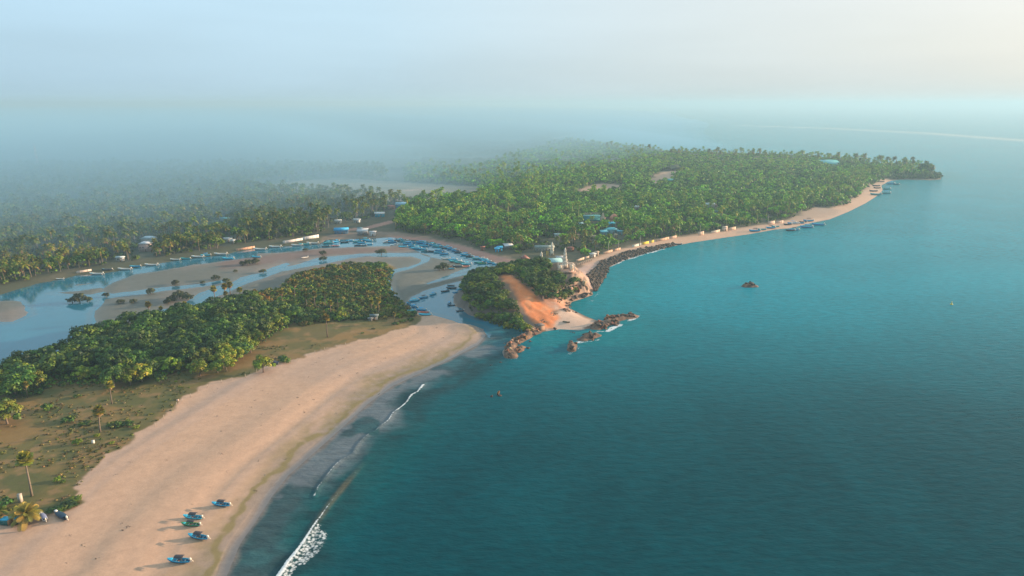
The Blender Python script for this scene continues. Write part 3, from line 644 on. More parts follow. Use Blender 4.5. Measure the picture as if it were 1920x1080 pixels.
# ---- the dark wood and the scrub on the spit
WOOD = atp([(-160, 790), (0, 742), (60, 745), (75, 725), (130, 728), (230, 722), (300, 712), (340, 700), (430, 690), (462, 665), (500, 640), (535, 618), (560, 600), (520, 585), (470, 575), (420, 582), (350, 596), (280, 608), (230, 615), (180, 634), (118, 664), (60, 686), (0, 712), (-160, 770)], 1.2)
SCRUB = atp([(560, 612), (620, 606), (700, 600), (780, 594), (765, 580), (748, 565), (732, 543), (727, 528), (736, 509), (722, 497), (650, 498), (600, 507), (560, 514), (524, 545), (475, 553), (420, 566), (430, 582), (520, 590)], 1.2)
GLADE = atp([(265, 722), (330, 706), (345, 713), (300, 730)], 1.2)
wp = scatter([WOOD], 8.1, [GLADE]); wh = height(wp)
ordr = np.argsort(wp[:, 1]); wp = wp[ordr]; wh = wh[ordr]
wp_l = lag_d(wp)
grass_edge = atp([(-160, 790), (0, 742), (75, 730), (230, 722), (300, 712), (430, 690), (462, 665), (535, 618)], 1.2)
de, _ = dline(wp, grass_edge)
for i in range(len(wp)):
    lime = (de[i] < 12 and random.random() < 0.6)
    near_l = wp_l[i] > -9
    if lime: lb, gp = 'bright yellow-green tree along the grassy edge of the dark wood on the spit', 'bright trees along the grassy edge of the wood'
    elif near_l: lb, gp = 'dark green tree on the lagoon side of the wood, leaning over the blue water', 'trees along the lagoon edge of the wood'
    else: lb, gp = 'dark rounded tree deep in the dense wood between lagoon and dry grass', 'trees deep in the dark wood on the spit'
    s = random.uniform(0.95, 1.4) * (0.92 if near_l else 1.05)
    zx = wp[i, 0] / (wp[i, 1] * CS + CAMH * SN) * FPX + 960
    wz = ' at its left end' if zx < 110 else (' above the fan palms' if zx < 260 else (' in its middle' if zx < 390 else ' near the scrub'))
    big = s > 1.2; lb = ('tall ' if big else 'lower ') + ('yellow-green tree on the grassy edge of the wood' if lime else ('dark tree on the lagoon side of the wood' if near_l else 'dark tree deep in the wood')) + wz; gp = gp + wz + (' tall' if big else ' low')
    tree((wp[i, 0], wp[i, 1], wh[i] - 0.2), s, lb, gp, TREES_LIME if lime else TREES)
# undergrowth that fills the wood's shade is ground cover, one mass
def mass_plants(name, pts, hs, cols, R_, H_, per, size, label, scl=(0.8, 1.25), mat_=None, trunk=0.0, lobes=3):
    """merge many far plants into one mesh"""
    protos = []
    for k in range(6):
        g = G(); crown(g, R_, H_ * (0.55 if trunk else 0.7), H_ * (trunk if trunk else 0.12), lobes, per, size, cols)
        if trunk: g.tube([(0, 0, -0.5), (0.2, 0, H_ * trunk + 0.6)], [0.25, 0.15], 4, BARKC, cap=False)
        protos.append(g.arrays())
    return merge(name, protos, pts, hs, label, scl, mat_)
def merge(name, protos, pts, hs, label, scl=(0.8, 1.25), mat_=None, tint=None):
    V = []; C_ = []; Q_ = []; n = 0; idx = rg.integers(0, len(protos), len(pts))
    for k, (v, c, q, t) in enumerate(protos):
        sel = np.where(idx == k)[0]
        if not len(sel): continue
        s = rg.uniform(scl[0], scl[1], len(sel)); a = rg.uniform(0, 6.28, len(sel)); ca, sa = np.cos(a) * s, np.sin(a) * s
        vx = v[None, :, 0] * ca[:, None] - v[None, :, 1] * sa[:, None] + pts[sel, 0][:, None]
        vy = v[None, :, 0] * sa[:, None] + v[None, :, 1] * ca[:, None] + pts[sel, 1][:, None]
        vz = v[None, :, 2] * s[:, None] * rg.uniform(0.9, 1.15, (len(sel), 1)) + hs[sel][:, None]
        tn = rg.uniform(0.7, 1.35, (len(sel), 1, 1)) * (1 + rg.normal(0, 0.08, (len(sel), 1, 3)))
        if tint is not None: tn = tn * tint[sel][:, None, :]
        C_.append((c[None] * tn).reshape(-1, 3)); V.append(np.stack([vx, vy, vz], -1).reshape(-1, 3))
        qq = q[None] + (np.arange(len(sel)) * len(v))[:, None, None] + n; Q_.append(qq.reshape(-1, 4)); n += len(v) * len(sel)
    me = np_mesh(name, np.concatenate(V), np.concatenate(Q_), np.zeros((0, 3), int), mat_ or M_LEAFM, np.concatenate(C_)); o = new(name, me); o['kind'] = 'stuff'; o['label'] = label; return o
uw = scatter([WOOD], 3.0, [GLADE]); mass_plants('undergrowth', uw, height(uw), GREENS, 1.9, 2.6, 16, 0.6, 'dark undergrowth filling the shade below the wood on the spit')
# ---- scrub: the nearest shrubs one by one, the rest as one mass
sp = scatter([SCRUB], 3.9); sp = sp[np.argsort(sp[:, 1])]; shh = height(sp); nz_ = fbm(sp[:, 0] / 25, sp[:, 1] / 25, 3, 5)
NSH = 215
for i in range(min(NSH, len(sp))):
    far = sst(430, 520, sp[i, 1])
    k = int(rg.choice(5, p=[0.30, 0.22, 0.20, 0.10, 0.18]) if nz_[i] < 0.52 else rg.choice(5, p=[0.1, 0.25, 0.30, 0.25, 0.10]))
    lb = ['dark green shrub in the front part of the scrub island', 'yellow-green shrub in the front part of the scrub island', 'olive brown shrub in the front part of the scrub island', 'dry orange-brown shrub in the front part of the scrub island', 'green and olive shrub in the front part of the scrub island'][k]
    shrub((sp[i, 0], sp[i, 1], shh[i] - 0.1), random.uniform(0.78, 1.25), k, lb, lb.split(' in ')[0].replace('shrub', 'shrubs') + ' of the scrub island', zs=random.uniform(0.9, 1.25))
rest = np.arange(NSH, len(sp)); tint = np.where((nz_[rest] > 0.5)[:, None], (1.25, 0.95, 0.95), (0.85, 1.0, 0.9))
pr = []
for k in range(8):
    g = G(); crown(g, 2.6, 2.5, 0.3, 8, 20, 0.75, OLIVE if k % 2 else GREENS + LIME[:1], 0.8); pr.append(g.arrays())
merge('scrub', pr, sp[rest], shh[rest], 'dense olive and orange scrub covering the far half of the island in the lagoon', (0.6, 1.15), tint=tint)
# trees standing in the scrub
for (x, y, s, li) in ((505, 617, .85, 1), (480, 604, .8, 0), (530, 612, .8, 0), (640, 598, .75, 1), (600, 604, .62, 0), (700, 592, .6, 0), (565, 600, .6, 0), (445, 592, .85, 0), (585, 585, .55, 1), (742, 592, .6, 0)):
    a = hit(x, y); tree((*a[:2], a[2] - .2), s, 'broad %s tree rising from the front edge of the scrub island' % ('light green' if li else 'green'), '%s trees in the scrub' % ('light green' if li else 'green'), TREES_LIME if li else TREES)
# ---- single trees, palms and bushes on the grass
for (x, y, s, li, lb) in ((375, 704, 0.95, 1, 'rounded bright green tree with a pale trunk standing alone on the brown grass'),
    (408, 699, 0.72, 1, 'small bright tree just right of the rounded pale-trunked one'), (425, 696, 0.8, 1, 'yellow-green tree at the end of the row on the brown grass'),
    (494, 698, 0.95, 1, 'leafy yellow-green tree beside the dark parked vehicle at the beach edge'), (455, 672, 0.8, 0, 'dark green tree behind the leafy one near the parked vehicle'), (470, 662, 0.85, 1, 'light green tree beside the small blue roofed hut'),
    (266, 716, 1.0, 1, 'lime green tree with a bare trunk at the front of the dark wood'), (245, 722, 0.95, 1, 'broad lime tree at the front corner of the dark wood'), (215, 726, 0.9, 0, 'dark green tree at the front corner of the wood beside the lime ones'),
    (302, 718, 0.42, 0, 'small sapling-like tree on its own in front of the wood'), (14, 795, 1.15, 1, 'big round bright green tree cut by the left edge of the view'), (30, 745, .8, 0, 'dark leafy tree above the footpath near the left edge'), (-20, 800, 1.1, 1, 'second bright round tree at the very left edge')):
    a = hit(x, y); tree((*a[:2], a[2] - .1), s * 1.3, lb, None, TREES_LIME if li else TREES)
for (x, y, s, k, lb) in ((210, 757, 0.86, 0, 'fan palm with a stubby trunk and a brown skirt standing on open grass'), (188, 810, 1.05, 1, 'tall fan palm with dead brown leaves rising from dark bushes'),
    (60, 930, 1.2, 2, 'slender tall palm with a golden crown by the grass near the boats'), (52, 745, .62, 0, 'short fan palm with brown dead leaves at the edge of the wood'), (614, 632, 1.0, 2, 'lone palm on the brown grass below the scrub')):
    a = hit(x, y); ppalm((*a[:2], a[2]), s, lb, k)
for (x, y, s, k, zs, lb) in ((90, 768, 1.0, 0, 1.2, 'dark green bush on the open grass left of the palms'), (128, 790, 1.2, 4, .8, 'wide dark bush below the stubby palm'), (160, 797, 1.0, 0, .7, 'low dark bush touching the tall fan palm'),
    (215, 800, 1.2, 4, .8, 'dark spreading bush right of the tall fan palm'), (238, 797, 1.1, 0, .7, 'dark bush at the right end of the thicket'), (255, 803, .6, 1, .8, 'small yellow-green bush at the sand edge'), (145, 832, .8, 1, 1.1, 'upright yellow-green bush above the white block'),
    (108, 902, .55, 1, 1.2, 'bright yellow bush beside the slender palm'), (118, 905, .4, 1, 1, 'small yellow bush beside the bright yellow one'), (182, 818, .5, 1, .9, 'small lime bush at the foot of the tall fan palm'), (209, 832, .5, 1, .7, 'low lime bush near the sand edge'),
    (145, 745, .7, 4, .9, 'pale bush on the dry grass in front of the wood'), (73, 738, .9, 0, 1.1, 'dark bush beside the short skirted palm'), (85, 727, .8, 4, 1.1, 'bush behind the short skirted palm'), (536, 679, 1.25, 4, .9, 'large olive bush right of the dark parked vehicle'), (528, 672, .9, 0, .8, 'dark bush behind the large olive one'),
    (130, 950, 1.3, 0, .45, 'bright green creeping thicket at the sand edge by the boats'), (105, 958, 1.1, 0, .5, 'green low thicket left of the creeping one'), (140, 938, 1.0, 1, .4, 'flat green patch of shrub at the tip of the grass'), (6, 950, 1.2, 0, .9, 'dark bush at the left edge beside the blue shelter'),
    (330, 716, .3, 1, 1, 'tiny bush in front of the wood'), (342, 717, .32, 3, 1.2, 'tiny dry bush on the grass'), (755, 603, 1.0, 1, .6, 'low green shrub where the grass ends at the lagoon mouth'), (770, 600, 1.0, 0, .6, 'last low shrub before the bare sand point'), (742, 608, .9, 0, .7, 'dark low shrub at the end of the grass'), (700, 617, .5, 4, .6, 'small shrub near the sand in the dry grass'), (680, 625, .45, 0, .6, 'little dark shrub along the sand edge')):
    a = hit(x, y); shrub((*a[:2], a[2] - .05), s, k, lb, None, zs)
# palms in the scrub
for i, (x, y, s) in enumerate(((553, 563, 1.15), (452, 572, .9), (481, 575, .85), (425, 572, .7), (697, 588, .9), (711, 590, .9), (610, 578, .85), (620, 590, .9), (634, 582, .8), (591, 578, .85), (661, 549, .8), (575, 580, .8), (740, 604, .6), (529, 570, .8), (281, 598, .9), (350, 590, .8), (404, 565, 1.0), (422, 560, 1.0), (432, 556, 1.0), (452, 580, .6), (680, 590, .7), (588, 528, .6), (304, 596, .6))):
    a = hit(x, y); lb = ['tall golden fan palm standing above all the others in the scrub'] [0] if i == 0 else ('fan palm at the mud edge behind the wood' if x < 440 else 'golden-lit fan palm rising out of the scrub')
    ppalm((*a[:2], a[2]), s, lb, None, None if i == 0 else ('fan palms at the mud edge' if x < 440 else 'fan palms in the scrub'))
# mangrove bushes on the mud
for i, (x, y, s, lb) in enumerate(((150, 566, 1.35, 'large mangrove clump mirrored in the blue lagoon water'), (199, 557, .75, 'mangrove bush at the point where the thin creek meets the lagoon'), (284, 551, .95, 'mangrove bush right beside the thin creek'), (330, 534, .85, 'round mangrove bush behind the thin creek on open mud'), (404, 525, .9, 'dark round mangrove bush at the bend of the creek'),
    (380, 531, .5, 'small mangrove bush between two round ones'), (424, 531, .9, 'dark mangrove bush touching the water of the wide creek'), (337, 560, 1.35, 'wide olive mangrove clump in the middle of the mud'), (322, 566, 1.0, 'olive mangrove bush left of the wide clump'), (353, 562, 1.0, 'olive mangrove bush right of the wide clump'),
    (316, 569, .8, 'low mangrove bush below the wide clump'), (226, 569, .75, 'left one of two dark mangrove bushes on the mud'), (250, 568, .7, 'right one of two dark mangrove bushes on the mud'), (441, 510, .5, 'tiny mangrove bush alone on grey mud'), (136, 568, 1.0, 'mangrove bush forming the left end of the mirrored clump'), (165, 566, .9, 'mangrove bush forming the right end of the mirrored clump'),
    (715, 478, 1.35, 'big dark mangrove tree over the bend of the creek'), (606, 478, .95, 'mangrove bush on the red mud flat'), (572, 471, .7, 'small orange-green bush at the far edge of the mud'), (831, 506, 1.35, 'brown mangrove bush beside the moored boats'), (823, 507, 1.0, 'brown bush left of the one beside the boats'), (465, 497, 1.1, 'long low olive bush on red mud'), (480, 495, 1.1, 'olive bush at the right end of the long low one'), (455, 498, .9, 'olive bush at the left end of the long low one'), (493, 512, .8, 'dark bush at the edge of the wide creek'), (606, 489, .9, 'dark bush hanging over the wide creek'))):
    a = hit(x, y); tree((*a[:2], a[2] - .3), s, lb, None, TREES_MANG, 'mangrove_bush', 'mangrove')
# ---- headland wood
HWOOD = [atp(p, 6) for p in ([(872, 552), (868, 535), (880, 522), (905, 515), (950, 497), (1000, 490), (1040, 500), (1052, 510), (1035, 520), (1070, 528), (1085, 536), (1072, 545), (1060, 552), (1048, 560), (1015, 561), (985, 555), (962, 538), (938, 532), (925, 545)], [(870, 550), (925, 545), (940, 553), (960, 570), (985, 592), (1000, 600), (990, 606), (950, 597), (900, 580), (880, 570)])]
hp = scatter(HWOOD, 5.9); NOTR = atp([(1024, 500), (1095, 500), (1095, 530), (1075, 538), (1045, 538), (1030, 530)], 6)
hp = hp[(sdf(hp, NOTR) < -.5) & (sdf(hp, RED) < -1.5) & (sdf(hp, PROM) < -1)]; hh = height(hp)
for i in np.argsort(hp[:, 1]):
    side = 'front slope' if hp[i, 1] < 425 else 'upper part'
    k = random.random() < 0.5; hx = hp[i, 0] / (hp[i, 1] * CS + (CAMH - 8) * SN) * FPX + 960; hz_ = ', by the moored boats' if hx < 905 else (' above the red slope' if hx < 965 else (' beside the red slope' if hx < 1015 else ' near the cliff'))
    tree((hp[i, 0], hp[i, 1], hh[i] - 0.4), random.uniform(0.72, 1.0) * (.62 if hp[i, 0] > 26 and hp[i, 1] > 445 else 1), '%s tree on the %s of the wooded headland%s' % ('light olive-green' if k else 'dark green', side, hz_), '%s trees on the %s of the headland%s' % ('light' if k else 'dark', side, hz_), TREES_LIME if k else TREES, zs=0.85)
hu = scatter(HWOOD, 2.6); hu = hu[(sdf(hu, NOTR) < 0) & (sdf(hu, RED) < -0.5) & (sdf(hu, PROM) < -0.5)]; mass_plants('headland_undergrowth', hu, height(hu), GREENS + OLIVE[2:], 1.7, 2.2, 14, 0.55, 'bushy undergrowth between the trees of the headland')
# ---- coconut groves and village trees inland
FL = atp([(-760, 690), (-300, 612), (-100, 562), (0, 543), (67, 524), (143, 508), (267, 491), (417, 468), (467, 459), (530, 450), (600, 441), (628, 424), (700, 411), (742, 392), (762, 380), (720, 330), (720, 318), (-700, 318), (-1500, 500)])
FR = atp([(742, 437), (800, 443), (860, 453), (905, 468), (925, 477), (960, 484), (1000, 470), (1065, 476), (1088, 486), (1112, 478), (1160, 465), (1250, 448), (1300, 442), (1330, 437), (1400, 426), (1440, 419), (1510, 408), (1530, 396), (1590, 386), (1620, 357), (1644, 343), (1668, 334), (1745, 330), (1742, 323), (1700, 314.5), (1600, 305.5), (1500, 298.5), (1400, 293.5), (1250, 289), (1180, 282), (1120, 274), (1062, 268), (1000, 285), (900, 318), (760, 318), (762, 378), (746, 392)])
# places kept free of trees: buildings and yards (filled from the building list)
def free_ok(p):
    k = np.ones(len(p), bool)
    for (x, y, r) in FREE: k &= (p[:, 0] - x) ** 2 + (p[:, 1] - y) ** 2 > r * r
    for q in [FIELD] + CLEAR: k &= ~pip(p, q)
    for ln, wd in ((ROAD, 7), (ROAD2, 6)): k &= dline(p, ln)[0] > wd
    return k
# ------------------------------------------------------------------ boats
M_PAINT = attr_mat('boat_paint', 0.45, 2.0, 0.12, spec=0.4)
M_ROOF = attr_mat('roofing', 0.6, 0.8, 0.22); M_WALL = attr_mat('plaster', 0.85, 0.7, 0.14)
def hull_mesh(name, out, inn, trim, L_=6.0, B=0.85, stripe=None):
    xs = np.array([0, .12, .3, .5, .68, .82, .93, 1.0]); hb = B * np.array([.80, .9, 1.0, 1.0, .86, .62, .32, .04])
    sh = np.array([.80, .80, .82, .86, .95, 1.08, 1.22, 1.34]); kz = np.array([0.05, .02, 0, 0, .02, .10, .30, .75]); g = G(); V = []; C_ = []
    for x, b, s, k in zip(xs, hb, sh, kz):
        X_ = L_ / 2 - x * L_; ch = k + (s - k) * .35; up = k + (s - k) * .8; fl = min(k + .22, s - .1); ib = max(b - .09, .01)
        pr = [(-b, s), (-b * .98, up), (-b * .74, ch), (0, k), (b * .74, ch), (b * .98, up), (b, s), (ib, s), (ib * .8, fl), (-ib * .8, fl), (-ib, s)]
        V += [(X_, y, z) for y, z in pr]
        C_ += [trim, stripe or out, out, out, out, stripe or out, trim, trim, inn, inn, trim]
    n = 11; q = []
    for i in range(len(xs) - 1):
        for j in range(n): jj = (j + 1) % n; q.append((i * n + j, (i + 1) * n + j, (i + 1) * n + jj, i * n + jj))
    g.add(V, q, col=np.array(C_))
    e = (len(xs) - 1) * n
    g.add([V[i] for i in (0, 1, 2, 3, 4, 5, 6)] + [V[8], V[9]], q=[(0, 1, 5, 6), (1, 2, 4, 5)], t=[(2, 3, 4)], col=out)
    g.add([V[7], V[8], V[9], V[10]], q=[(0, 1, 2, 3)], col=inn)
    return g.mesh(name, M_PAINT)
BLUE, SKY, TEAL, GRN, WHT, RED_, NAVY, DRK = (0.012, 0.24, 0.50), (0.02, 0.42, 0.62), (0.01, 0.27, 0.30), (0.02, 0.20, 0.06), (0.62, 0.60, 0.56), (0.62, 0.13, 0.07), (0.008, 0.028, 0.06), (0.03, 0.035, 0.045)
HULLS = dict(blue=hull_mesh('hull_b', BLUE, (0.01, 0.10, 0.20), (0.03, 0.42, 0.62)), sky=hull_mesh('hull_s', SKY, (0.01, 0.16, 0.26), (0.05, 0.5, 0.66)), teal=hull_mesh('hull_t', TEAL, (0.02, 0.12, 0.13), (0.04, 0.4, 0.42)),
             green=hull_mesh('hull_g', (0.03, 0.22, 0.30), (0.02, 0.05, 0.03), (0.03, 0.28, 0.07), stripe=GRN), white=hull_mesh('hull_w', WHT, (0.3, 0.3, 0.28), (0.6, 0.58, 0.52)), red=hull_mesh('hull_r', (0.6, 0.58, 0.55), (0.25, 0.1, 0.08), RED_, stripe=RED_), dark=hull_mesh('hull_d', DRK, (0.02, 0.02, 0.025), (0.10, 0.13, 0.16)))
def canopy_mesh(col, sl=0.28):
    g = G(); v = []; 
    for i in range(5):
        x = -1.25 + 2.5 * i / 4
        for y, z in ((-.78, 1.98 - sl * .35), (0, 2.08), (.78, 1.98 - sl * .35)): v.append((x + .35, y, z + 0.02 * (i % 2))); 
    up = np.array(v); dn = up - (0, 0, .05); q = []
    for i in range(4):
        for j in range(2): a = i * 3 + j; q.append((a, a + 3, a + 4, a + 1)); q.append((a + 15, a + 16, a + 19, a + 18))
    for i in range(4): q += [(i * 3, i * 3 + 15, i * 3 + 18, i * 3 + 3), (i * 3 + 2, i * 3 + 5, i * 3 + 20, i * 3 + 17)]
    for j in range(2): q += [(j, j + 1, j + 16, j + 15), (12 + j, 12 + j + 15, 13 + j + 15, 13 + j)]
    g.add(np.concatenate([up, dn]), q, col=col); return g.mesh('canopy', M_PAINT)
CANO = dict(dark=canopy_mesh((0.035, 0.03, 0.035)), blue=canopy_mesh((0.015, 0.27, 0.52)), cyan=canopy_mesh((0.04, 0.45, 0.58)), white=canopy_mesh((0.5, 0.48, 0.45)))
_g = G()
for x in (-.8, 1.5):
    for y in (-.74, .74): _g.tube([(x, y, .8), (x, y, 1.9)], .028, 5, (0.2, 0.2, 0.2))
    _g.tube([(x, -.74, 1.86), (x, .74, 1.86)], .022, 4, (0.2, 0.2, 0.2))
FRAME = _g.mesh('canopy_frame', M_PAINT)
_g = G(); _g.box((3.35, 0, 1.15), (.62, .44, .58), (.62, .58, .50), top=.8); _g.box((3.30, 0, .62), (.18, .16, .7), (.35, .35, .33)); _g.box((3.42, 0, .22), (.42, .12, .16), (.30, .3, .3)); _g.tube([(3.05, 0, 1.05), (2.5, .1, 1.12)], .03, 5, (.1, .1, .1)); _g.tube([(3.6, 0, .9), (4.15, 0, .35)], .09, 6, (.62, .56, .45))
MOTOR = _g.mesh('outboard_motor', M_PAINT)
_g = G(); _g.box((1.9, 0, .62), (.3, 1.45, .05), (.12, .2, .25)); THW = _g.mesh('thwart', M_PAINT)
_g = G(); _g.box((-.5, 0, .62), (.3, 1.5, .05), (.12, .2, .25)); THW2 = _g.mesh('thwart2', M_PAINT)
_g = G(); _g.box((-2.1, 0, 1.02), (1.1, .8, .06), (.03, .4, .6), top=.55); DECK = _g.mesh('foredeck', M_PAINT)
_g = G()
for _ in range(7): _g.box((rg.uniform(-.2, 1.4), rg.uniform(-.4, .4), .42), (rg.uniform(.3, .7), rg.uniform(.25, .5), .3), [(.03, .05, .06), (.25, .2, .15), (.02, .12, .2), (.3, .05, .03)][_ % 4], rg.uniform(0, 3))
NETS = _g.mesh('nets', M_PAINT)
BP_ = {}
def boat(hull, can, loc, rz, s, label, group=None, tilt=0.0, motor=True):
    key = (hull, can, motor)
    if key not in BP_:
        o = empty('fishing_boat'); new('hull', HULLS[hull], o)
        if can: c = new('canopy', CANO[can], o); new('frame', FRAME, c)
        if motor: new('outboard_motor', MOTOR, o)
        new('thwart', THW, o); new('thwart', THW2, o); new('foredeck', DECK, o); new('fishing_nets', NETS, o); BP_[key] = o
    else: o = copy_tree(BP_[key])
    o.location = loc; o.rotation_euler = (tilt, 0, rz); o.scale = (s, s, s); return tag(o, label, 'fishing boat', group)
FREE = []
# local +X is the stern, so rz=0 points the bow to -X
def onland(x, y): a = hit(x, y); return (a[0], a[1], max(a[2], 0))
for (x, y, hl, cn, rz, tl, s, lb) in ((414, 948, 'blue', 'dark', -.12, .07, .93, 'blue beached boat with a dark canopy, farthest from the other four on open sand'),
    (361, 972, 'sky', 'dark', -.10, .06, .93, 'light blue beached boat with a dark canopy just behind the green-bowed one'), (357, 986, 'green', 'dark', -.06, -.05, .88, 'green-bowed beached boat with a dark canopy and white motor cover'),
    (371, 1009, 'blue', 'dark', -.20, .08, .98, 'blue beached boat with a dark canopy and bare orange motor, just below the green-bowed one'), (335, 1054, 'blue', 'dark', -.03, .05, .98, 'blue beached boat lowest on the sand with a big white motor cover')):
    a = onland(x, y); boat(hl, cn, a, rz, s, lb, 'boats pulled up on the near beach', tl)
# two covered boats by the palm
def cover_boat(loc, rz, s, covercol, hullcol, endcol, label):
    o = empty('covered_boat', loc, rz, s); new('hull', hull_mesh('hull_c', hullcol, DRK, hullcol), o); g = G(); v = []; xs = np.linspace(-2.2, 2.4, 9)
    for i, x in enumerate(xs):
        w_ = .92 * (1 - abs((x - .3) / 3.4) ** 2.2); 
        for a in np.linspace(0, math.pi, 7): v.append((x, math.cos(a) * w_, .80 + math.sin(a) * .42 * (1 - .2 * (i % 2)) * (1 - abs((x - .1) / 3.2) ** 2)))
    q = [(i * 7 + j, i * 7 + j + 1, (i + 1) * 7 + j + 1, (i + 1) * 7 + j) for i in range(8) for j in range(6)]
    g.add(v, q, col=covercol); g.build('tarpaulin', M_PAINT, o); g = G(); g.box((-2.35, 0, 1.12), (.9, .8, .3), endcol, top=.7); g.build('foredeck', M_PAINT, o); new('outboard_motor', MOTOR, o); return tag(o, label, 'boat')
a = onland(114, 969); cover_boat(a, -.55, 1.08, (0.008, 0.03, 0.06), NAVY, (.6, .6, .58), 'dark navy boat with a tarpaulin and white bow on the sand below the creeping thicket')
a = onland(81, 971); cover_boat(a, -.75, .88, (0.20, 0.22, 0.33), (.6, .6, .62), (.62, .62, .64), 'white boat with a pale violet cover lying between the palm and the navy boat')
def shelter(loc, rz, label, col=(0.015, 0.24, 0.42)):
    o = empty('tarp_shelter', loc, rz); g = G()
    for x in (-1.1, 1.1):
        for y in (-.8, .8): g.tube([(x, y, -.2), (x, y, 1.9)], .05, 5, (.2, .15, .1))
    g.build('posts', M_PAINT, o)['kind'] = 'thing'; g = G(); g.box((0, 0, 1.95), (2.6, 2.1, .06), (.03, .34, .5)); g.box((0, -.98, 1.1), (2.4, .05, 1.6), col); g.box((1.25, 0, 1.1), (.05, 1.9, 1.6), (.35, .2, .1)); g.build('tarpaulin', M_PAINT, o); return tag(o, label, 'shelter')
a = onland(41, 979); shelter(a, .15, 'bright blue tarpaulin shelter under the big golden palm')
a = onland(13, 983); shelter(a, -.1, 'dark teal tarpaulin shelter at the left edge of the beach', (0.01, 0.10, 0.10))
def box_thing(name, cat, loc, d, col, label, rz=0, cap=None):
    o = empty(name, loc, rz); g = G(); g.box((0, 0, d[2] / 2), d, col, top=.96); g.build('body', M_WALL, o); g = G(); g.box((0, 0, d[2] + .05), (d[0] * 1.06, d[1] * 1.06, .1), cap or tuple(c * .85 for c in col)); g.build('lid', M_WALL, o); return tag(o, label, cat)
a = onland(175, 831); box_thing('storage_box', 'box', a, (.9, .7, 1.0), (.66, .64, .58), 'white box standing alone in the green grass near the sand', .4)
a = onland(39, 941); box_thing('water_tank', 'tank', a, (1.0, 1.0, 2.6), (.40, .36, .3), 'cream tank showing behind the big golden palm', .2)
# big young coconut palm at the boats
def big_palm(loc):
    t = G(); t.tube([(0, 0, -.3), (.15, 0, 1.6), (.4, .1, 3.3)], [.34, .26, .24], 8, (.2, .15, .1)); c = G(); top = np.array((.4, .1, 3.4))
    for i in range(26):
        g2 = G(); frond(g2, 5.0 * random.uniform(.85, 1.1), i * 2.4, 1.3 - 1.75 * i / 26, .36, [(0.15, .125, .018), (.19, .13, .022), (.11, .11, .02), (.22, .13, .03)][i % 4], 14, wl=.85); v, cc, q, tt = g2.arrays(); c.add(v + top, q, tt, cc)
    o = empty('coconut_palm', loc); t.build('trunk', M_BARK, o, True); c.build('crown', M_LEAF, o); tag(o, 'big young coconut palm with drooping golden fronds over the blue shelter', 'coconut palm')
a = onland(49, 981); big_palm(a)
a = onland(8, 975); o_ = plant('coconut_palm', [('trunk', COCO[2][0]), ('crown', COCO[2][1])], (a[0] - 2, a[1], a[2] - 5.5), .9, 1, 'low coconut palm half hidden at the left edge behind the teal shelter', 'coconut palm')
# parked vehicle by the fence
def pickup(loc, rz, label):
    o = empty('parked_car', loc, rz); g = G(); g.box((0, 0, .75), (4.3, 1.75, .62), (.02, .03, .06), top=.97); g.box((-.2, 0, 1.3), (2.3, 1.6, .55), (.02, .03, .06), top=.8); g.build('body', M_PAINT, o)
    g = G(); g.box((-.2, 0, 1.32), (2.34, 1.5, .34), (.03, .05, .07), top=.86); g.build('windows', M_PAINT, o)
    for x in (-1.4, 1.35):
        for y in (-.8, .8):
            g = G(); g.tube([(x, y - .1, .36), (x, y + .1, .36)], .36, 12, (.02, .02, .02)); w_ = g.build('wheel', M_PAINT, o); g = G(); g.tube([(x, y - .11, .36), (x, y + .11, .36)], .18, 8, (.3, .3, .3)); g.build('rim', M_PAINT, w_)
    return tag(o, label, 'car')
a = onland(515, 683); pickup(a, .25, 'dark blue parked car between the leafy yellow-green tree and the olive bush')
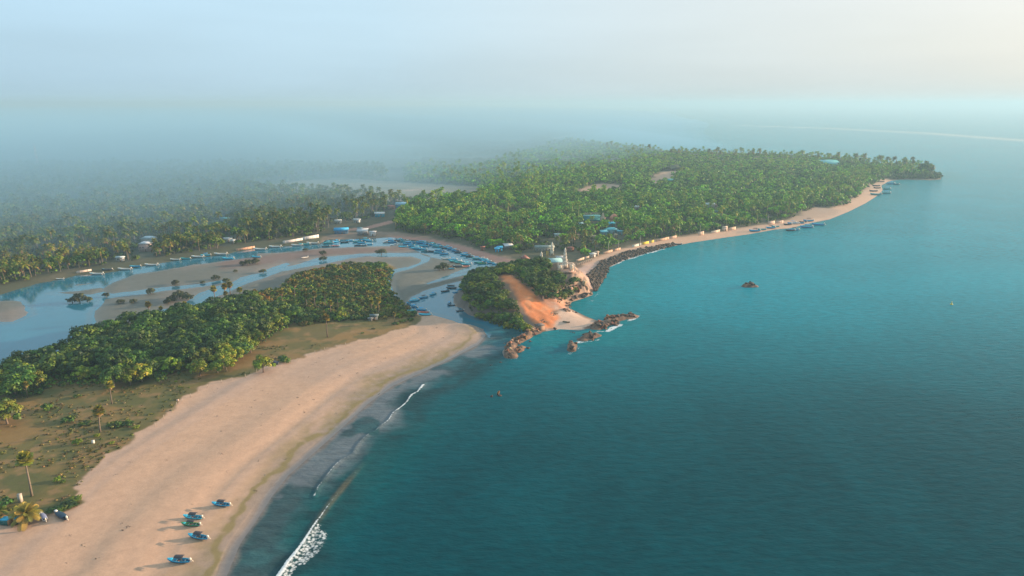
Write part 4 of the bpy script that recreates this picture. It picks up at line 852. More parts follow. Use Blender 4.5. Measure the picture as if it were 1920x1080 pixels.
# ---- harbour fleet
ZN = {'q': ('in the packed row along the quay', 'boats along the quay'), 'h': ('at the far harbour end by the white building', 'boats at the far harbour end'), 'm': ('pulled up on the mud side of the harbour', 'boats on the mud side'),
      'b': ('moored near the brown mangrove bush', 'boats near the brown bush'), 'e': ('moored in the calm water of the river mouth', 'boats in the river mouth'), 's': ('beached at the scrub island by the river mouth', 'boats beached by the scrub island'),
      'l': ('lying along the far bank of the lagoon', 'boats along the far bank'), 'r': ('on the beach beyond the sea wall', 'boats on the far beach'), 'w': ('afloat off the beach beyond the sea wall', 'boats off the far beach'), 'c': ('on the sand near the cape', 'boats near the cape'), 'k': ('beside the headland on the river mouth shore', 'boats beside the headland')}
FLEET = [(615, 457, 'teal', 'cyan', .3, 1.3, 'h'), (630, 454, 'blue', 'blue', 1.1, 1.2, 'h'), (645, 455, 'dark', None, .2, 1.2, 'h'), (669, 454, 'teal', 'blue', .2, 1.3, 'h'), (684, 451, 'blue', 'cyan', .3, 1.3, 'h'), (690, 452, 'sky', None, -.2, 1.2, 'h'), (677, 456, 'blue', None, .1, 1.1, 'h'), (655, 452, 'blue', None, .2, 1.0, 'h'),
 (610, 463, 'dark', None, .2, 1.1, 'm'), (628, 462, 'red', None, .1, 1.1, 'm'), (670, 461, 'dark', None, .0, 1.0, 'm'), (680, 461, 'dark', None, .1, 1.0, 'm'), (691, 459, 'blue', None, .3, 1.0, 'm'), (738, 461, 'white', None, 0, 1.0, 'm'), (746, 459, 'white', None, .1, 1.1, 'm'), (755, 464, 'sky', None, .1, 1.2, 'm'), (769, 462, 'blue', 'blue', .2, 1.1, 'm'), (780, 467, 'sky', 'cyan', -.2, 1.5, 'm'), (791, 468, 'sky', None, -.3, 1.3, 'm'), (804, 472, 'dark', None, -.2, 1.4, 'm'), (795, 472, 'teal', None, -.3, 1.0, 'm'),
 (724, 455, 'white', 'white', .6, 1.1, 'q'), (730, 451, 'blue', 'blue', .2, 1.1, 'q'), (735, 455, 'blue', 'blue', .0, 1.2, 'q'), (743, 452, 'dark', 'dark', .0, 1.1, 'q'), (750, 451, 'sky', 'cyan', .1, 1.1, 'q'), (757, 454, 'teal', None, -.2, 1.1, 'q'), (763, 453, 'white', 'white', .2, 1.0, 'q'), (763, 458, 'blue', 'blue', .1, 1.3, 'q'), (771, 455, 'blue', None, -.2, 1.1, 'q'), (788, 456, 'blue', 'blue', -.2, 1.3, 'q'), (795, 457, 'blue', 'cyan', -.2, 1.4, 'q'), (795, 462, 'sky', 'blue', -.1, 1.2, 'q'), (803, 459, 'dark', 'dark', -.2, 1.1, 'q'),
 (810, 460, 'blue', 'cyan', -.3, 1.3, 'q'), (817, 463, 'teal', None, -.3, 1.2, 'q'), (823, 462, 'sky', 'blue', -.4, 1.2, 'q'), (823, 471, 'blue', 'cyan', -.1, 1.3, 'q'), (832, 466, 'dark', None, -.3, 1.1, 'q'), (832, 477, 'blue', 'dark', .2, 1.2, 'q'), (839, 465, 'sky', 'cyan', -.5, 1.3, 'q'), (845, 468, 'blue', 'blue', -.4, 1.2, 'q'), (853, 471, 'blue', 'cyan', -.4, 1.2, 'q'), (858, 474, 'dark', 'dark', -.4, 1.1, 'q'), (872, 479, 'sky', 'blue', -.2, 1.4, 'q'), (880, 482, 'dark', 'dark', -.3, 1.1, 'q'), (893, 486, 'teal', 'blue', -.1, 1.2, 'q'), (905, 487, 'sky', 'white', -.4, 1.2, 'q'), (911, 491, 'sky', 'cyan', -.4, 1.3, 'q'), (896, 493, 'teal', None, .1, 1.1, 'q'), (903, 495, 'green', None, .2, 1.1, 'q'), (920, 494, 'blue', 'dark', -.3, 1.0, 'q'), (928, 496, 'sky', 'white', -.6, .9, 'q'),
 (835, 486, 'white', None, .2, 1.1, 'b'), (848, 488, 'blue', 'blue', .3, 1.1, 'b'), (853, 492, 'teal', None, .1, 1.5, 'b'), (861, 494, 'teal', 'white', .1, 1.2, 'b'), (873, 497, 'sky', 'cyan', .2, 1.3, 'b'), (872, 501, 'red', None, .3, 1.0, 'b'), (857, 501, 'dark', None, -.1, 1.2, 'b'), (846, 505, 'blue', None, .2, .8, 'b'), (843, 500, 'red', None, .1, .7, 'b'), (821, 474, 'sky', None, .0, 1.1, 'b'),
 (776, 565, 'sky', 'cyan', .5, 1.05, 'e'), (793, 559, 'blue', 'dark', .7, 1.05, 'e'), (811, 553, 'sky', 'blue', .9, .95, 'e'), (834, 547, 'dark', None, .6, 1.0, 'e'), (846, 541, 'dark', None, .2, 1.1, 'e'), (845, 536, 'dark', None, .0, .8, 'e'), (842, 571, 'blue', 'blue', 1.3, .9, 'e'), (847, 573, 'dark', None, .2, .7, 'e'),
 (767, 571, 'blue', 'dark', -.9, 1.0, 's'), (776, 576, 'blue', 'blue', -.7, 1.0, 's'), (789, 582, 'blue', 'blue', -.1, 1.0, 's'), (793, 587, 'red', None, .0, 1.1, 's'), (796, 591.5, 'sky', None, .0, 1.15, 's'), (761, 578, 'teal', None, .1, .9, 's'), (768, 584, 'teal', None, .3, 1.0, 's'),
 (857, 550, 'blue', 'blue', .5, 1.1, 'k'), (866, 544, 'sky', 'cyan', .6, 1.1, 'k'), (862, 583.5, 'dark', None, .5, .8, 'k'),
 (180, 515, 'white', None, .05, 1.5, 'l'), (200, 507, 'dark', None, .1, 1.2, 'l'), (233, 506, 'white', None, .1, 1.5, 'l'), (253, 501, 'blue', None, .2, 1.2, 'l'), (283, 498, 'white', None, .1, 1.5, 'l'), (328, 488, 'white', None, .1, 1.2, 'l'), (347, 486, 'teal', None, .1, 1.2, 'l'), (370, 483, 'white', None, .1, 1.5, 'l'), (385, 480, 'sky', 'blue', .3, 1.2, 'l'), (413, 478, 'white', None, .1, 1.6, 'l'), (487, 468.5, 'white', None, .1, 1.6, 'l'), (515, 464, 'white', None, .1, 1.6, 'l'), (427, 486, 'sky', None, .1, 1.4, 'l'), (480, 483, 'sky', None, -.1, 1.2, 'l'), (112, 524, 'white', None, .2, .8, 'l'), (571, 484, 'white', None, .9, 1.0, 'l'), (585, 457.5, 'white', None, .1, 1.6, 'l'), (556, 461, 'white', None, .1, 1.5, 'l'), (570, 459.5, 'teal', None, .1, 1.5, 'l'),
 (1414, 435, 'blue', 'dark', .1, 1.8, 'r'), (1428, 432, 'teal', None, .1, 1.4, 'r'), (1444, 429, 'blue', 'dark', .15, 1.6, 'r'), (1453, 427, 'teal', None, .2, 1.4, 'r'), (1476, 423, 'dark', None, .2, 1.5, 'r'), (1484, 421, 'blue', 'blue', .2, 1.6, 'r'), (1491, 421, 'white', None, .1, 1.3, 'r'), (1500, 420, 'blue', None, .1, 1.3, 'r'), (1515, 416, 'blue', 'dark', .1, 1.8, 'r'), (1505, 418, 'dark', None, .1, 1.3, 'r'),
 (1533, 422, 'blue', None, -.2, 1.9, 'w'), (1511, 427, 'blue', 'blue', -.1, 1.9, 'w'), (1488, 432, 'blue', 'dark', .1, 1.6, 'w'), (1481, 433, 'dark', None, .1, 1.5, 'w'), (1270, 459, 'dark', None, .1, 1.2, 'r'),
 (1637, 360, 'dark', None, .1, 2, 'c'), (1641, 366, 'teal', None, .0, 2.4, 'c'), (1642, 350, 'dark', None, .1, 2, 'c'), (1644, 354, 'dark', None, .1, 1.8, 'c'), (1652, 342, 'dark', None, .1, 1.6, 'c'), (1662, 355, 'teal', 'blue', .1, 1.8, 'c'), (1660, 363, 'teal', 'blue', 0, 2, 'c'), (1669, 345, 'blue', 'blue', 0, 2, 'c'), (1680, 346, 'dark', None, 0, 1.5, 'c')]
CN = dict(sky='light blue', red='red and white', teal='teal', dark='dark', blue='blue', green='green', white='white')
for (x, y, hl, cn, rz, s, z) in FLEET:
    X_, Y_, Z_ = hit(x, y) if y > 440 else (*at(x, y), max(0, height(np.array([at(x, y)]))[0]))
    wz, gz = ZN[z]; cw = '' if not cn else {'dark': ' with a dark canopy', 'blue': ' with a blue awning', 'cyan': ' with a turquoise awning', 'white': ' with a white awning'}[cn]
    boat(hl, cn, (X_, Y_, Z_ - (.12 if Z_ < .05 else 0)), rz, s, '%s boat%s %s' % (CN[hl], cw, wz), gz, random.uniform(-.05, .05))
# ------------------------------------------------------------------ houses
def house(px, wpx, d, h, wall, roof, label, rz=0.0, kind='hip', name='house', cat='house', over=0.7, rh=None, lift=0.0, win=4, free=1.0):
    X_, Y_ = at(px[0], px[1]); Z_ = max(float(height(np.array([[X_, Y_]]))[0]), .3) + lift
    depth = Y_ * CS + CAMH * SN; W_ = wpx * depth / FPX; D_ = d * W_ if d < 2.5 else d
    o = empty(name, (X_, Y_ + D_ / 2 * .3, Z_ - .1), rz); FREE.append((X_, Y_ - h * .6, (max(W_, D_) * .62 + 3) * free)); 
    for k_ in (8, 15, 22, 29, 36): q_ = math.hypot(X_, Y_); FREE.append((X_ * (1 - k_ / q_), Y_ * (1 - k_ / q_), W_ * .42 + 2.5))
    g = G(); g.box((0, 0, h / 2), (W_, D_, h), wall); g.build('wall', M_WALL, o)
    a, b = W_ / 2 + over, D_ / 2 + over; rh = rh if rh is not None else min(a, b) * .45; g = G(); z0 = h - .02
    if kind == 'flat': g.box((0, 0, h + .12), (2 * a, 2 * b, .28), roof); g.box((0, 0, h + .32), (2 * a * .9, 2 * b * .9, .1), tuple(c * .8 for c in roof))
    elif kind == 'shed': g.add([(-a, -b, z0), (a, -b, z0), (a, b, z0 + rh), (-a, b, z0 + rh), (-a, -b, z0 + .15), (a, -b, z0 + .15), (a, b, z0 + rh + .15), (-a, b, z0 + rh + .15)], [(3, 2, 1, 0), (4, 5, 6, 7), (0, 1, 5, 4), (1, 2, 6, 5), (2, 3, 7, 6), (3, 0, 4, 7)], col=roof)
    else:
        k = 0 if kind == 'gable' else min(b, a) * .9
        r1, r2 = (-a + k, 0, z0 + rh), (a - k, 0, z0 + rh)
        if kind == 'hip' and a < b: r1, r2 = (0, -b + k, z0 + rh), (0, b - k, z0 + rh); g.add([(-a, -b, z0), (a, -b, z0), (a, b, z0), (-a, b, z0), r1, r2], [(1, 2, 5, 4), (3, 0, 4, 5), (3, 2, 1, 0)], [(0, 1, 4), (2, 3, 5)], roof)
        else: g.add([(-a, -b, z0), (a, -b, z0), (a, b, z0), (-a, b, z0), r1, r2], [(0, 1, 5, 4), (2, 3, 4, 5), (3, 2, 1, 0)], [(1, 2, 5), (3, 0, 4)], roof)
    g.build('roof', M_ROOF, o)
    if h > 1.9 and win:
        g = G(); g.box((W_ * .08, -D_ / 2 - .01, 1.05), (1.0, .06, 2.1), (.22, .15, .10)); g.build('door', M_WALL, o)
        for i in range(win):
            x = -W_ / 2 + W_ * (i + .5) / win
            if abs(x - W_ * .08) < 1.2: continue
            g = G(); g.box((x, -D_ / 2 - .015, h * .55), (min(1.2, W_ / win * .6), .08, 1.0), (.16, .16, .16)); g.build('window', M_WALL, o)
    return tag(o, label, cat)
CR, WH, RD, TL, BL = (.48, .38, .27), (.42, .42, .40), (.30, .10, .06), (.06, .30, .30), (.03, .33, .58)
house((274, 474), 20, .7, 6.5, (.55, .38, .33), (.55, .58, .6), 'two storey house with pink and white walls on the far lagoon bank', .1, 'hip', win=4)
house((280, 461), 24, .6, 5.5, WH, (.40, .52, .58), 'house with a pale blue-grey roof behind the two storey house', .1)
for x, y, wd, k, wl_, rf, rz, lb in ((226, 493, 12, 'gable', WH, (.42, .50, .52), .2, 'small pale-roofed house half under palms on the far bank'), (428, 457, 13, 'gable', WH, (.62, .64, .62), .2, 'white-roofed house among palms above the white boats'), (437, 460, 7, 'shed', WH, (.5, .52, .5), -.2, 'tiny white shed beside the white-roofed house'),
    (390, 399, 10, 'gable', WH, (.55, .60, .62), .1, 'white roof showing through the middle of the left palm grove'), (421, 418, 15, 'gable', (.2, .3, .3), (.10, .36, .42), .1, 'long turquoise roof in the left palm grove'), (442, 441, 10, 'hip', WH, (.36, .46, .5), 0, 'grey-blue roof deep in the palms above the white-roofed house'), (296, 432, 4, 'gable', WH, (.6, .6, .6), 0, 'single small white roof dot in the left palm grove'), (143, 430, 5, 'gable', WH, (.45, .5, .55), 0, 'tiny pale roof far left in the palm grove'),
    (4, 388, 11, 'hip', (.6, .55, .5), (.35, .12, .09), 0, 'red and white house at the left edge in the mist'), (370, 358, 14, 'hip', (.6, .58, .55), (.5, .45, .4), 0, 'pale house at the edge of the misty field'), (397, 327, 6, 'gable', WH, WH, 0, 'small white house far back in the mist'), (450, 322, 10, 'gable', WH, (.5, .5, .5), 0, 'grey house far back in the mist, left one of two'), (513, 319, 13, 'gable', WH, (.62, .62, .6), 0, 'long white building far back in the mist, right one of two'),
    (634, 422, 11, 'gable', (.4, .42, .4), (.62, .62, .58), .1, 'white gabled roof in the palms left of the harbour road'), (669, 420, 11, 'gable', (.4, .45, .45), (.55, .58, .58), -.1, 'pale roofed house between two white ones by the harbour road'), (712, 409, 17, 'gable', (.05, .35, .48), (.62, .64, .62), .1, 'white roofed hall with a turquoise end beside the road'), (733, 394, 14, 'hip', (.4, .2, .15), (.36, .13, .09), 0, 'red-brown roofed house next to the bright blue roof'), (755, 391, 24, 'gable', (.03, .3, .5), (.30, .55, .68), 0, 'large bright blue and white roof beyond the harbour'),
    (680, 443, 18, 'shed', (.25, .25, .25), (.38, .42, .44), .1, 'flat grey roof right beside the harbour water'), (640, 441, 24, 'gable', (.10, .2, .3), BL, .15, 'vivid blue roofed fish market shed on the quay'), (675, 436, 7, 'flat', (.1, .2, .25), (.12, .25, .3), 0, 'little dark blue hut behind the grey roof'), (937, 474, 9, 'shed', BL, BL, .1, 'bright blue tarpaulin hut on the red earth quay'), (932, 476, 7, 'shed', BL, (.05, .40, .62), -.1, 'smaller blue hut in front of the tarpaulin hut'), (953, 470, 15, 'shed', (.2, .2, .2), (.55, .56, .55), .35, 'white sloping roof beside the blue hut'),
    (905, 473, 6, 'gable', (.3, .12, .08), (.35, .13, .09), .2, 'tiny red shed on the quay'), (1045, 448, 10, 'gable', WH, (.45, .55, .53), .2, 'grey-green roof in the village trees above the courtyard'), (1083, 449, 8, 'hip', CR, (.5, .3, .2), 0, 'cream house with a tan roof above the sea wall trees'), (1114, 451, 6, 'hip', CR, (.6, .45, .3), 0, 'small cream house under the palms near the road'), (1154, 448, 5, 'hip', CR, (.6, .48, .3), 0, 'cream corner of a house right of the turquoise hip roof'), (1069, 474, 12, 'hip', (.3, .15, .1), (.26, .11, .08), .1, 'low red-brown roof behind the temple tower'),
    (1147, 427, 10, 'shed', TL, (.05, .42, .52), .1, 'small turquoise shed roof above the big hip roof'), (1146, 440, 24, 'hip', (.2, .38, .4), (.12, .45, .50), .2, 'big turquoise hip roof in the village'), (1132, 443, 12, 'shed', (.2, .38, .4), (.18, .52, .58), .2, 'pale turquoise lean-to left of the big hip roof'), (1163, 442, 10, 'gable', (.2, .38, .4), (.13, .40, .46), -.3, 'turquoise wing right of the big hip roof'), (1089, 427, 7, 'shed', WH, (.3, .5, .52), .1, 'small blue-grey roof left of the cream temple'), (1191, 395, 12, 'gable', WH, (.55, .62, .58), .1, 'white roof standing by itself in the middle of the green woods'),
    (1331, 391, 16, 'gable', WH, (.55, .62, .60), .1, 'white roofed house with a salmon end wall in the woods'), (1343, 391, 6, 'gable', (.55, .3, .22), (.5, .25, .18), .1, 'salmon coloured end building beside the white roofed house'), (1345, 403, 8, 'gable', (.2, .35, .4), (.25, .42, .48), .2, 'blue-grey roof below the white roofed house'), (1255, 344, 17, 'gable', (.4, .5, .5), (.08, .34, .34), .05, 'long teal roof beside the sandy track on the cape'), (1263, 344, 4, 'gable', (.7, .68, .6), (.7, .68, .62), .05, 'white end block of the long teal roof'), (1254, 320, 10, 'gable', (.6, .55, .5), (.62, .60, .56), .3, 'white house on top of the rise on the cape'),
    (1290, 323, 10, 'gable', WH, (.55, .55, .52), -.3, 'pale grey roof right of the white house on the rise'), (1354, 329, 11, 'hip', (.2, .4, .45), (.10, .38, .45), 0, 'blue-green hip roof in the far woods'), (1475, 322, 9, 'gable', WH, (.5, .58, .6), .1, 'pale roof near the far shore of the cape'), (1556, 311, 35, 'shed', (.06, .32, .34), (.10, .40, .42), .02, 'long turquoise hall near the tip of the cape'), (1130, 416, 9, 'flat', (.62, .45, .3), (.6, .46, .32), .1, 'cream building left of the orange dome')):
    house((x, y), wd, .65, 3.0 if wd < 16 else 3.6, wl_, rf, lb, rz, k, win=2)
house((699, 444), 10, .8, 3.8, (.62, .62, .6), (.55, .55, .55), 'plain white block building standing on the quay', 0, 'flat')
# courtyard buildings of the temple
house((1021, 474), 34, 6.0, 3.4, (.30, .30, .24), (.22, .27, .24), 'long grey-green roofed hall behind the walled yard', .06, 'gable', win=6)
house((984, 503), 13, 1.0, 6.5, (.62, .50, .33), (.24, .10, .075), 'tall yellow-cream house with a red-brown roof at the end of the quay', .3, 'hip', win=2, rh=2.5)
house((1040, 500), 26, 9.0, 3.0, (.45, .42, .38), (.24, .42, .42), 'low turquoise roofed hall right behind the gate pavilion', .1, 'shed', win=3, rh=1.0)
house((1052, 492), 16, 6.0, 3.0, (.55, .5, .45), (.45, .46, .46), 'grey flat roofed hall left of the white tower', .1, 'flat', win=2)
def tower(px, label, tiers=5, w0=4.2, h=10.5, col=(.62, .55, .46)):
    X_, Y_, Z_ = hit(*px); o = empty('temple_tower', (X_, Y_, Z_ - .2), .1); FREE.append((X_, Y_ - 6, 8)); z = 0; ww = w0
    for i in range(tiers):
        hh_ = h / tiers * (1.25 if i == 0 else .9); g = G(); g.box((0, 0, z + hh_ / 2), (ww, ww, hh_), col, top=.9)
        for sx in (-.3, 0, .3): g.box((sx * ww, -ww / 2, z + hh_ * .5), (ww * .14, .3, hh_ * .6), tuple(c * 1.08 for c in col))
        g.box((0, 0, z + hh_), (ww * 1.1, ww * 1.1, .25), tuple(c * .85 for c in col)); g.build('tier', M_WALL, o); z += hh_ + .1; ww *= .78
    g = G(); g.tube([(0, 0, z), (0, 0, z + .6), (0, 0, z + 1.1), (0, 0, z + 1.9)], [ww * .45, ww * .5, ww * .2, .04], 10, col); g.build('finial', M_WALL, o, True); return tag(o, label, 'temple tower')
tower((1059, 500), 'stepped white temple tower rising behind the gate pavilion', 5, 3.6, 11.5)
tower((1130, 418), 'small cream stepped tower of the village temple', 4, 4.5, 9.0, (.6, .48, .34)); 
tower((1035, 477), 'slim white bell tower leaning over the yard wall', 3, 2.6, 8.5, (.66, .62, .5))
tower((1015, 486), 'low white shrine in the yard beside the yellow-cream house', 3, 2.4, 4.5, (.64, .6, .5))
# orange dome
X_, Y_ = at(1151, 418); o = empty('brick_dome', (X_, Y_, 1)); FREE.append((X_, Y_ - 4, 9)); g = G(); g.tube([(0, 0, 0), (0, 0, 3)], 4.6, 14, (.42, .17, .10)); g.build('base', M_WALL, o); g = G(); g.tube([(0, 0, 3.0), (0, 0, 5.5), (0, 0, 7.6), (0, 0, 8.6)], [4.8, 4.2, 2.4, .4], 14, (.50, .20, .11)); g.build('dome', M_ROOF, o, True); [FREE.append((X_ - X_ * k_ / 650, Y_ - k_, 6)) for k_ in (12, 20, 28)]; tag(o, 'orange brick dome right of the cream temple in the village', 'dome')
# hall with upright poles on its roof
X_, Y_ = at(1109, 416); o = empty('long_hall', (X_, Y_, 1), .02); FREE.append((X_, Y_ - 6, 15)); [FREE.append((X_ - X_ * k_ / 650, Y_ - k_, 10)) for k_ in (14, 22, 30, 38)]
g = G(); g.box((0, 0, 2.8), (17, 7, 5.6), (.03, .24, .26)); g.build('wall', M_WALL, o); g = G(); g.box((0, 0, 5.7), (18, 8, .35), (.08, .36, .38)); g.build('roof', M_ROOF, o)
for i in range(14): g = G(); g.tube([(-8.3 + i * 1.28, -3, 5.9), (-8.3 + i * 1.28, -3, 9.4)], .11, 5, (.6, .6, .55)); g.build('pole', M_WALL, o)
tag(o, 'long teal hall with a row of white upright poles on its roof', 'hall')
# gate pavilion: slab on square columns with a railing between them
def pavilion():
    X_, Y_, Z_ = hit(1062, 512); Z_ += .7; print('pav', X_, Y_, Z_); o = empty('gate_pavilion', (X_, Y_ + 2, Z_), .06); FREE.append((X_, Y_, 9)); W_ = 11.0; c1 = (.62, .52, .42)
    g = G(); g.box((0, 0, .1), (W_ + .8, 5.4, .9), (.52, .33, .24)); g.build('plinth', M_WALL, o)
    for i, x in enumerate((-5.2, -2.6, 2.6, 5.2)):
        for y in (-2.2, 2.2): g = G(); g.box((x, y, 2.5), (.45, .45, 4.0), c1); g.box((x, y, 4.4), (.6, .6, .25), c1); g.build('column', M_WALL, o)
    for y in (-2.2, 2.2):
        g = G(); g.tube([(-5.4, y, 4.75), (-2.6, y, 5.25), (0, y, 5.9), (2.6, y, 5.25), (5.4, y, 4.75)], .22, 6, c1); g.build('beam', M_WALL, o)
    g = G(); g.box((-3.9, .6, 2.2), (1.5, 2.2, 3.4), (.66, .56, .42)); g.box((3.9, .6, 2.2), (1.3, 2.2, 3.4), (.66, .56, .42)); g.build('wall', M_WALL, o)
    g = G()
    for i in range(13): g.box((-2.3 + i * .38, -2.1, 1.5), (.07, .07, 2.0), (.08, .08, .09))
    g.box((0, -2.1, 2.45), (4.8, .08, .08), (.08, .08, .09)); g.build('railing', M_WALL, o); tag(o, 'cream gate pavilion with columns, arched beam and dark railing on the headland', 'pavilion')
pavilion()
# yellow posts in the yard
for i, x in enumerate((1025, 1027.3)):
    X_, Y_, Z_ = hit(x, 481); g = G(); g.tube([(0, 0, 0), (0, 0, 4.2)], .22, 8, (.65, .42, .05)); g.box((0, 0, 4.3), (.5, .5, .25), (.65, .42, .05)); o = g.build('gate_post', M_PAINT, None, loc=(X_, Y_, Z_)); tag(o, '%s of the two yellow posts in the yard behind the headland' % ('left' if i == 0 else 'right'), 'post', 'yellow yard posts')
# radio mast in the mist
def mast():
    X_, Y_ = at(73, 322); o = empty('radio_mast', (X_, Y_, 1)); HM = 46.0; n = 12
    for s in range(n):
        z0, z1 = HM * s / n, HM * (s + 1) / n; w0, w1 = 3.0 * (1 - s / n * .82), 3.0 * (1 - (s + 1) / n * .82); col = (.55, .08, .06) if s % 2 == 0 else (.6, .6, .58); g = G()
        for a in range(4):
            c0 = [(1, 1), (-1, 1), (-1, -1), (1, -1)][a]; c1 = [(1, 1), (-1, 1), (-1, -1), (1, -1)][(a + 1) % 4]
            g.tube([(c0[0] * w0, c0[1] * w0, z0), (c0[0] * w1, c0[1] * w1, z1)], .22, 4, col); g.tube([(c0[0] * w0, c0[1] * w0, z0), (c1[0] * w1, c1[1] * w1, z1)], .13, 3, col); g.tube([(c0[0] * w1, c0[1] * w1, z1), (c1[0] * w1, c1[1] * w1, z1)], .13, 3, col)
        g.build('lattice_section', M_PAINT, o)
    g = G(); g.tube([(0, 0, HM), (0, 0, HM + 6)], .12, 5, (.55, .08, .06)); g.build('antenna', M_PAINT, o); tag(o, 'red and white lattice radio mast rising out of the mist', 'radio mast')
mast()
# walls along the shore
def wall(p0, p1, h, col, label, t=.35, cat='wall', name='boundary_wall', flat=False):
    a = at(*p0); b = at(*p1); z = max(float(height(np.array([a]))[0]), .3); dx, dy = b[0] - a[0], b[1] - a[1]; L_ = math.hypot(dx, dy); o = empty(name, ((a[0] + b[0]) / 2, (a[1] + b[1]) / 2, z - .2), math.atan2(dy, dx))
    FREE.append(((a[0] + b[0]) / 2, (a[1] + b[1]) / 2 - 4, min(L_ * .5 + 1, 12)))
    g = G(); g.box((0, 0, h / 2), (L_, t, h), col); g.build('panel', M_WALL, o); g = G(); g.box((0, 0, h + .06), (L_ + .1, t + .16, .12), tuple(min(c * 1.12, .7) for c in col)); g.build('coping', M_WALL, o)
    for i in range(max(2, int(L_ / 4))):
        g = G(); g.box((-L_ / 2 + L_ * (i + .5) / max(2, int(L_ / 4)), -t / 2 - .05, h / 2), (.35, .12, h), tuple(c * .92 for c in col)); g.build('pier', M_WALL, o)
    return tag(o, label, cat)
SND = (.46, .31, .21)
for a, b, h, c, lb in (((531, 459), (568, 453), 2.6, (.62, .56, .52), 'left length of the long white wall on the far lagoon bank'), ((568.5, 453), (598, 448), 2.8, (.64, .60, .57), 'right, higher length of the long white wall on the far lagoon bank'), ((443, 471), (478, 465.5), 1.8, (.5, .30, .2), 'orange-tan low wall on the bank left of the long white wall'), ((144, 514), (172, 510), 1.8, (.55, .45, .38), 'low pale wall on the far bank near the first white boats'),
    ((1185.5, 466.5), (1197, 463.5), 2.0, (.5, .52, .45), 'white wall panel on the promenade beside the yellow ones'), ((1199, 463), (1201.5, 462.3), 2.0, (.5, .52, .42), 'narrow white panel left of the long yellow one'), ((1204.5, 461.5), (1216, 458.8), 2.1, (.62, .50, .06), 'long bright yellow wall panel on the promenade'), ((1220, 458), (1225.5, 456.6), 2.1, (.6, .48, .08), 'short yellow wall panel on the promenade'),
    ((1230, 455.5), (1254, 450.5), 2.0, SND, 'long sand-coloured wall right of the yellow panels'), ((1256, 450), (1268, 447.5), 2.0, (.48, .34, .25), 'brownish wall at the end of the sand-coloured one'), ((1309, 444), (1319, 442.5), 3.4, (.5, .38, .28), 'high cream wall block standing alone on the beach road'), ((1333, 440), (1350, 436.5), 2.2, (.58, .46, .35), 'cream wall left of the small gabled gatehouse'), ((1366, 434.5), (1379, 432.5), 2.8, (.5, .36, .26), 'high salmon wall right of the gatehouse'), ((1440, 423), (1452, 421.5), 3.2, (.58, .42, .32), 'wall section under the palms behind the beached boats'), ((1455, 421), (1468, 419.5), 2.4, (.5, .36, .28), 'low brown wall right of the one behind the beached boats'),
    ((1131, 479), (1148, 474.5), 1.8, SND, 'tan boundary wall along the promenade right of the white hut'), ((1150, 474), (1163, 470.5), 1.7, SND, 'second tan wall on the promenade below the utility poles'), ((1080, 493.5), (1095, 488.5), 1.6, (.5, .36, .27), 'low wall beginning at the gate pavilion'), ((1096, 488), (1108, 485), 1.7, (.58, .44, .34), 'pale wall just left of the white hut')):
    wall(a, b, h, c, lb)
house((1111, 485), 9, .7, 3.0, (.62, .60, .55), (.6, .62, .6), 'small white hut on the promenade', .3, 'flat', win=2)
house((1119, 481.5), 5, .8, 3.0, (.60, .5, .4), (.55, .42, .3), 'cream hut right of the small white hut', .3, 'flat', win=1)
house((1358.5, 435.5), 8.5, .8, 4.0, (.64, .48, .36), (.55, .40, .30), 'small gabled gatehouse between two walls on the beach', .1, 'gable', win=1, over=.2)
# utility poles
for i, (x, y) in enumerate(((1140.5, 476.5), (1159.5, 471.5), (1200, 462), (1312, 441), (1440, 420))):
    X_, Y_ = at(x, y); Z_ = max(float(height(np.array([[X_, Y_]]))[0]), .3); o = empty('utility_pole', (X_, Y_, Z_ - .2)); g = G(); g.tube([(0, 0, 0), (0, 0, 9.0)], [.17, .11], 6, (.5, .45, .38)); g.build('shaft', M_WALL, o); g = G(); g.box((0, 0, 8.5), (1.6, .1, .12), (.2, .16, .12)); g.build('crossarm', M_WALL, o)
    tag(o, ['pale utility pole above the tan boundary wall', 'pale utility pole above the second tan wall', 'utility pole behind the narrow white panel', 'utility pole beside the high cream wall block', 'utility pole at the wall behind the beached boats'][i], 'utility pole', 'poles along the promenade')
# posts of the stone parapet beside the pavilion
for i in range(9):
    f = i / 8; x, y = 1083 + 26 * f, 496 - 9.5 * f; X_, Y_ = at(x, y, 2.2); Z_ = float(height(np.array([[X_, Y_]]))[0]); g = G(); g.box((0, 0, .8), (.55, .55, 1.6), SND); g.box((0, 0, 1.68), (.75, .75, .16), (.6, .45, .33)); o = g.build('parapet_post', M_WALL, None, loc=(X_, Y_, Z_ - .1)); tag(o, 'square tan parapet post in the row from the pavilion to the white hut', 'post', 'parapet posts beside the pavilion')
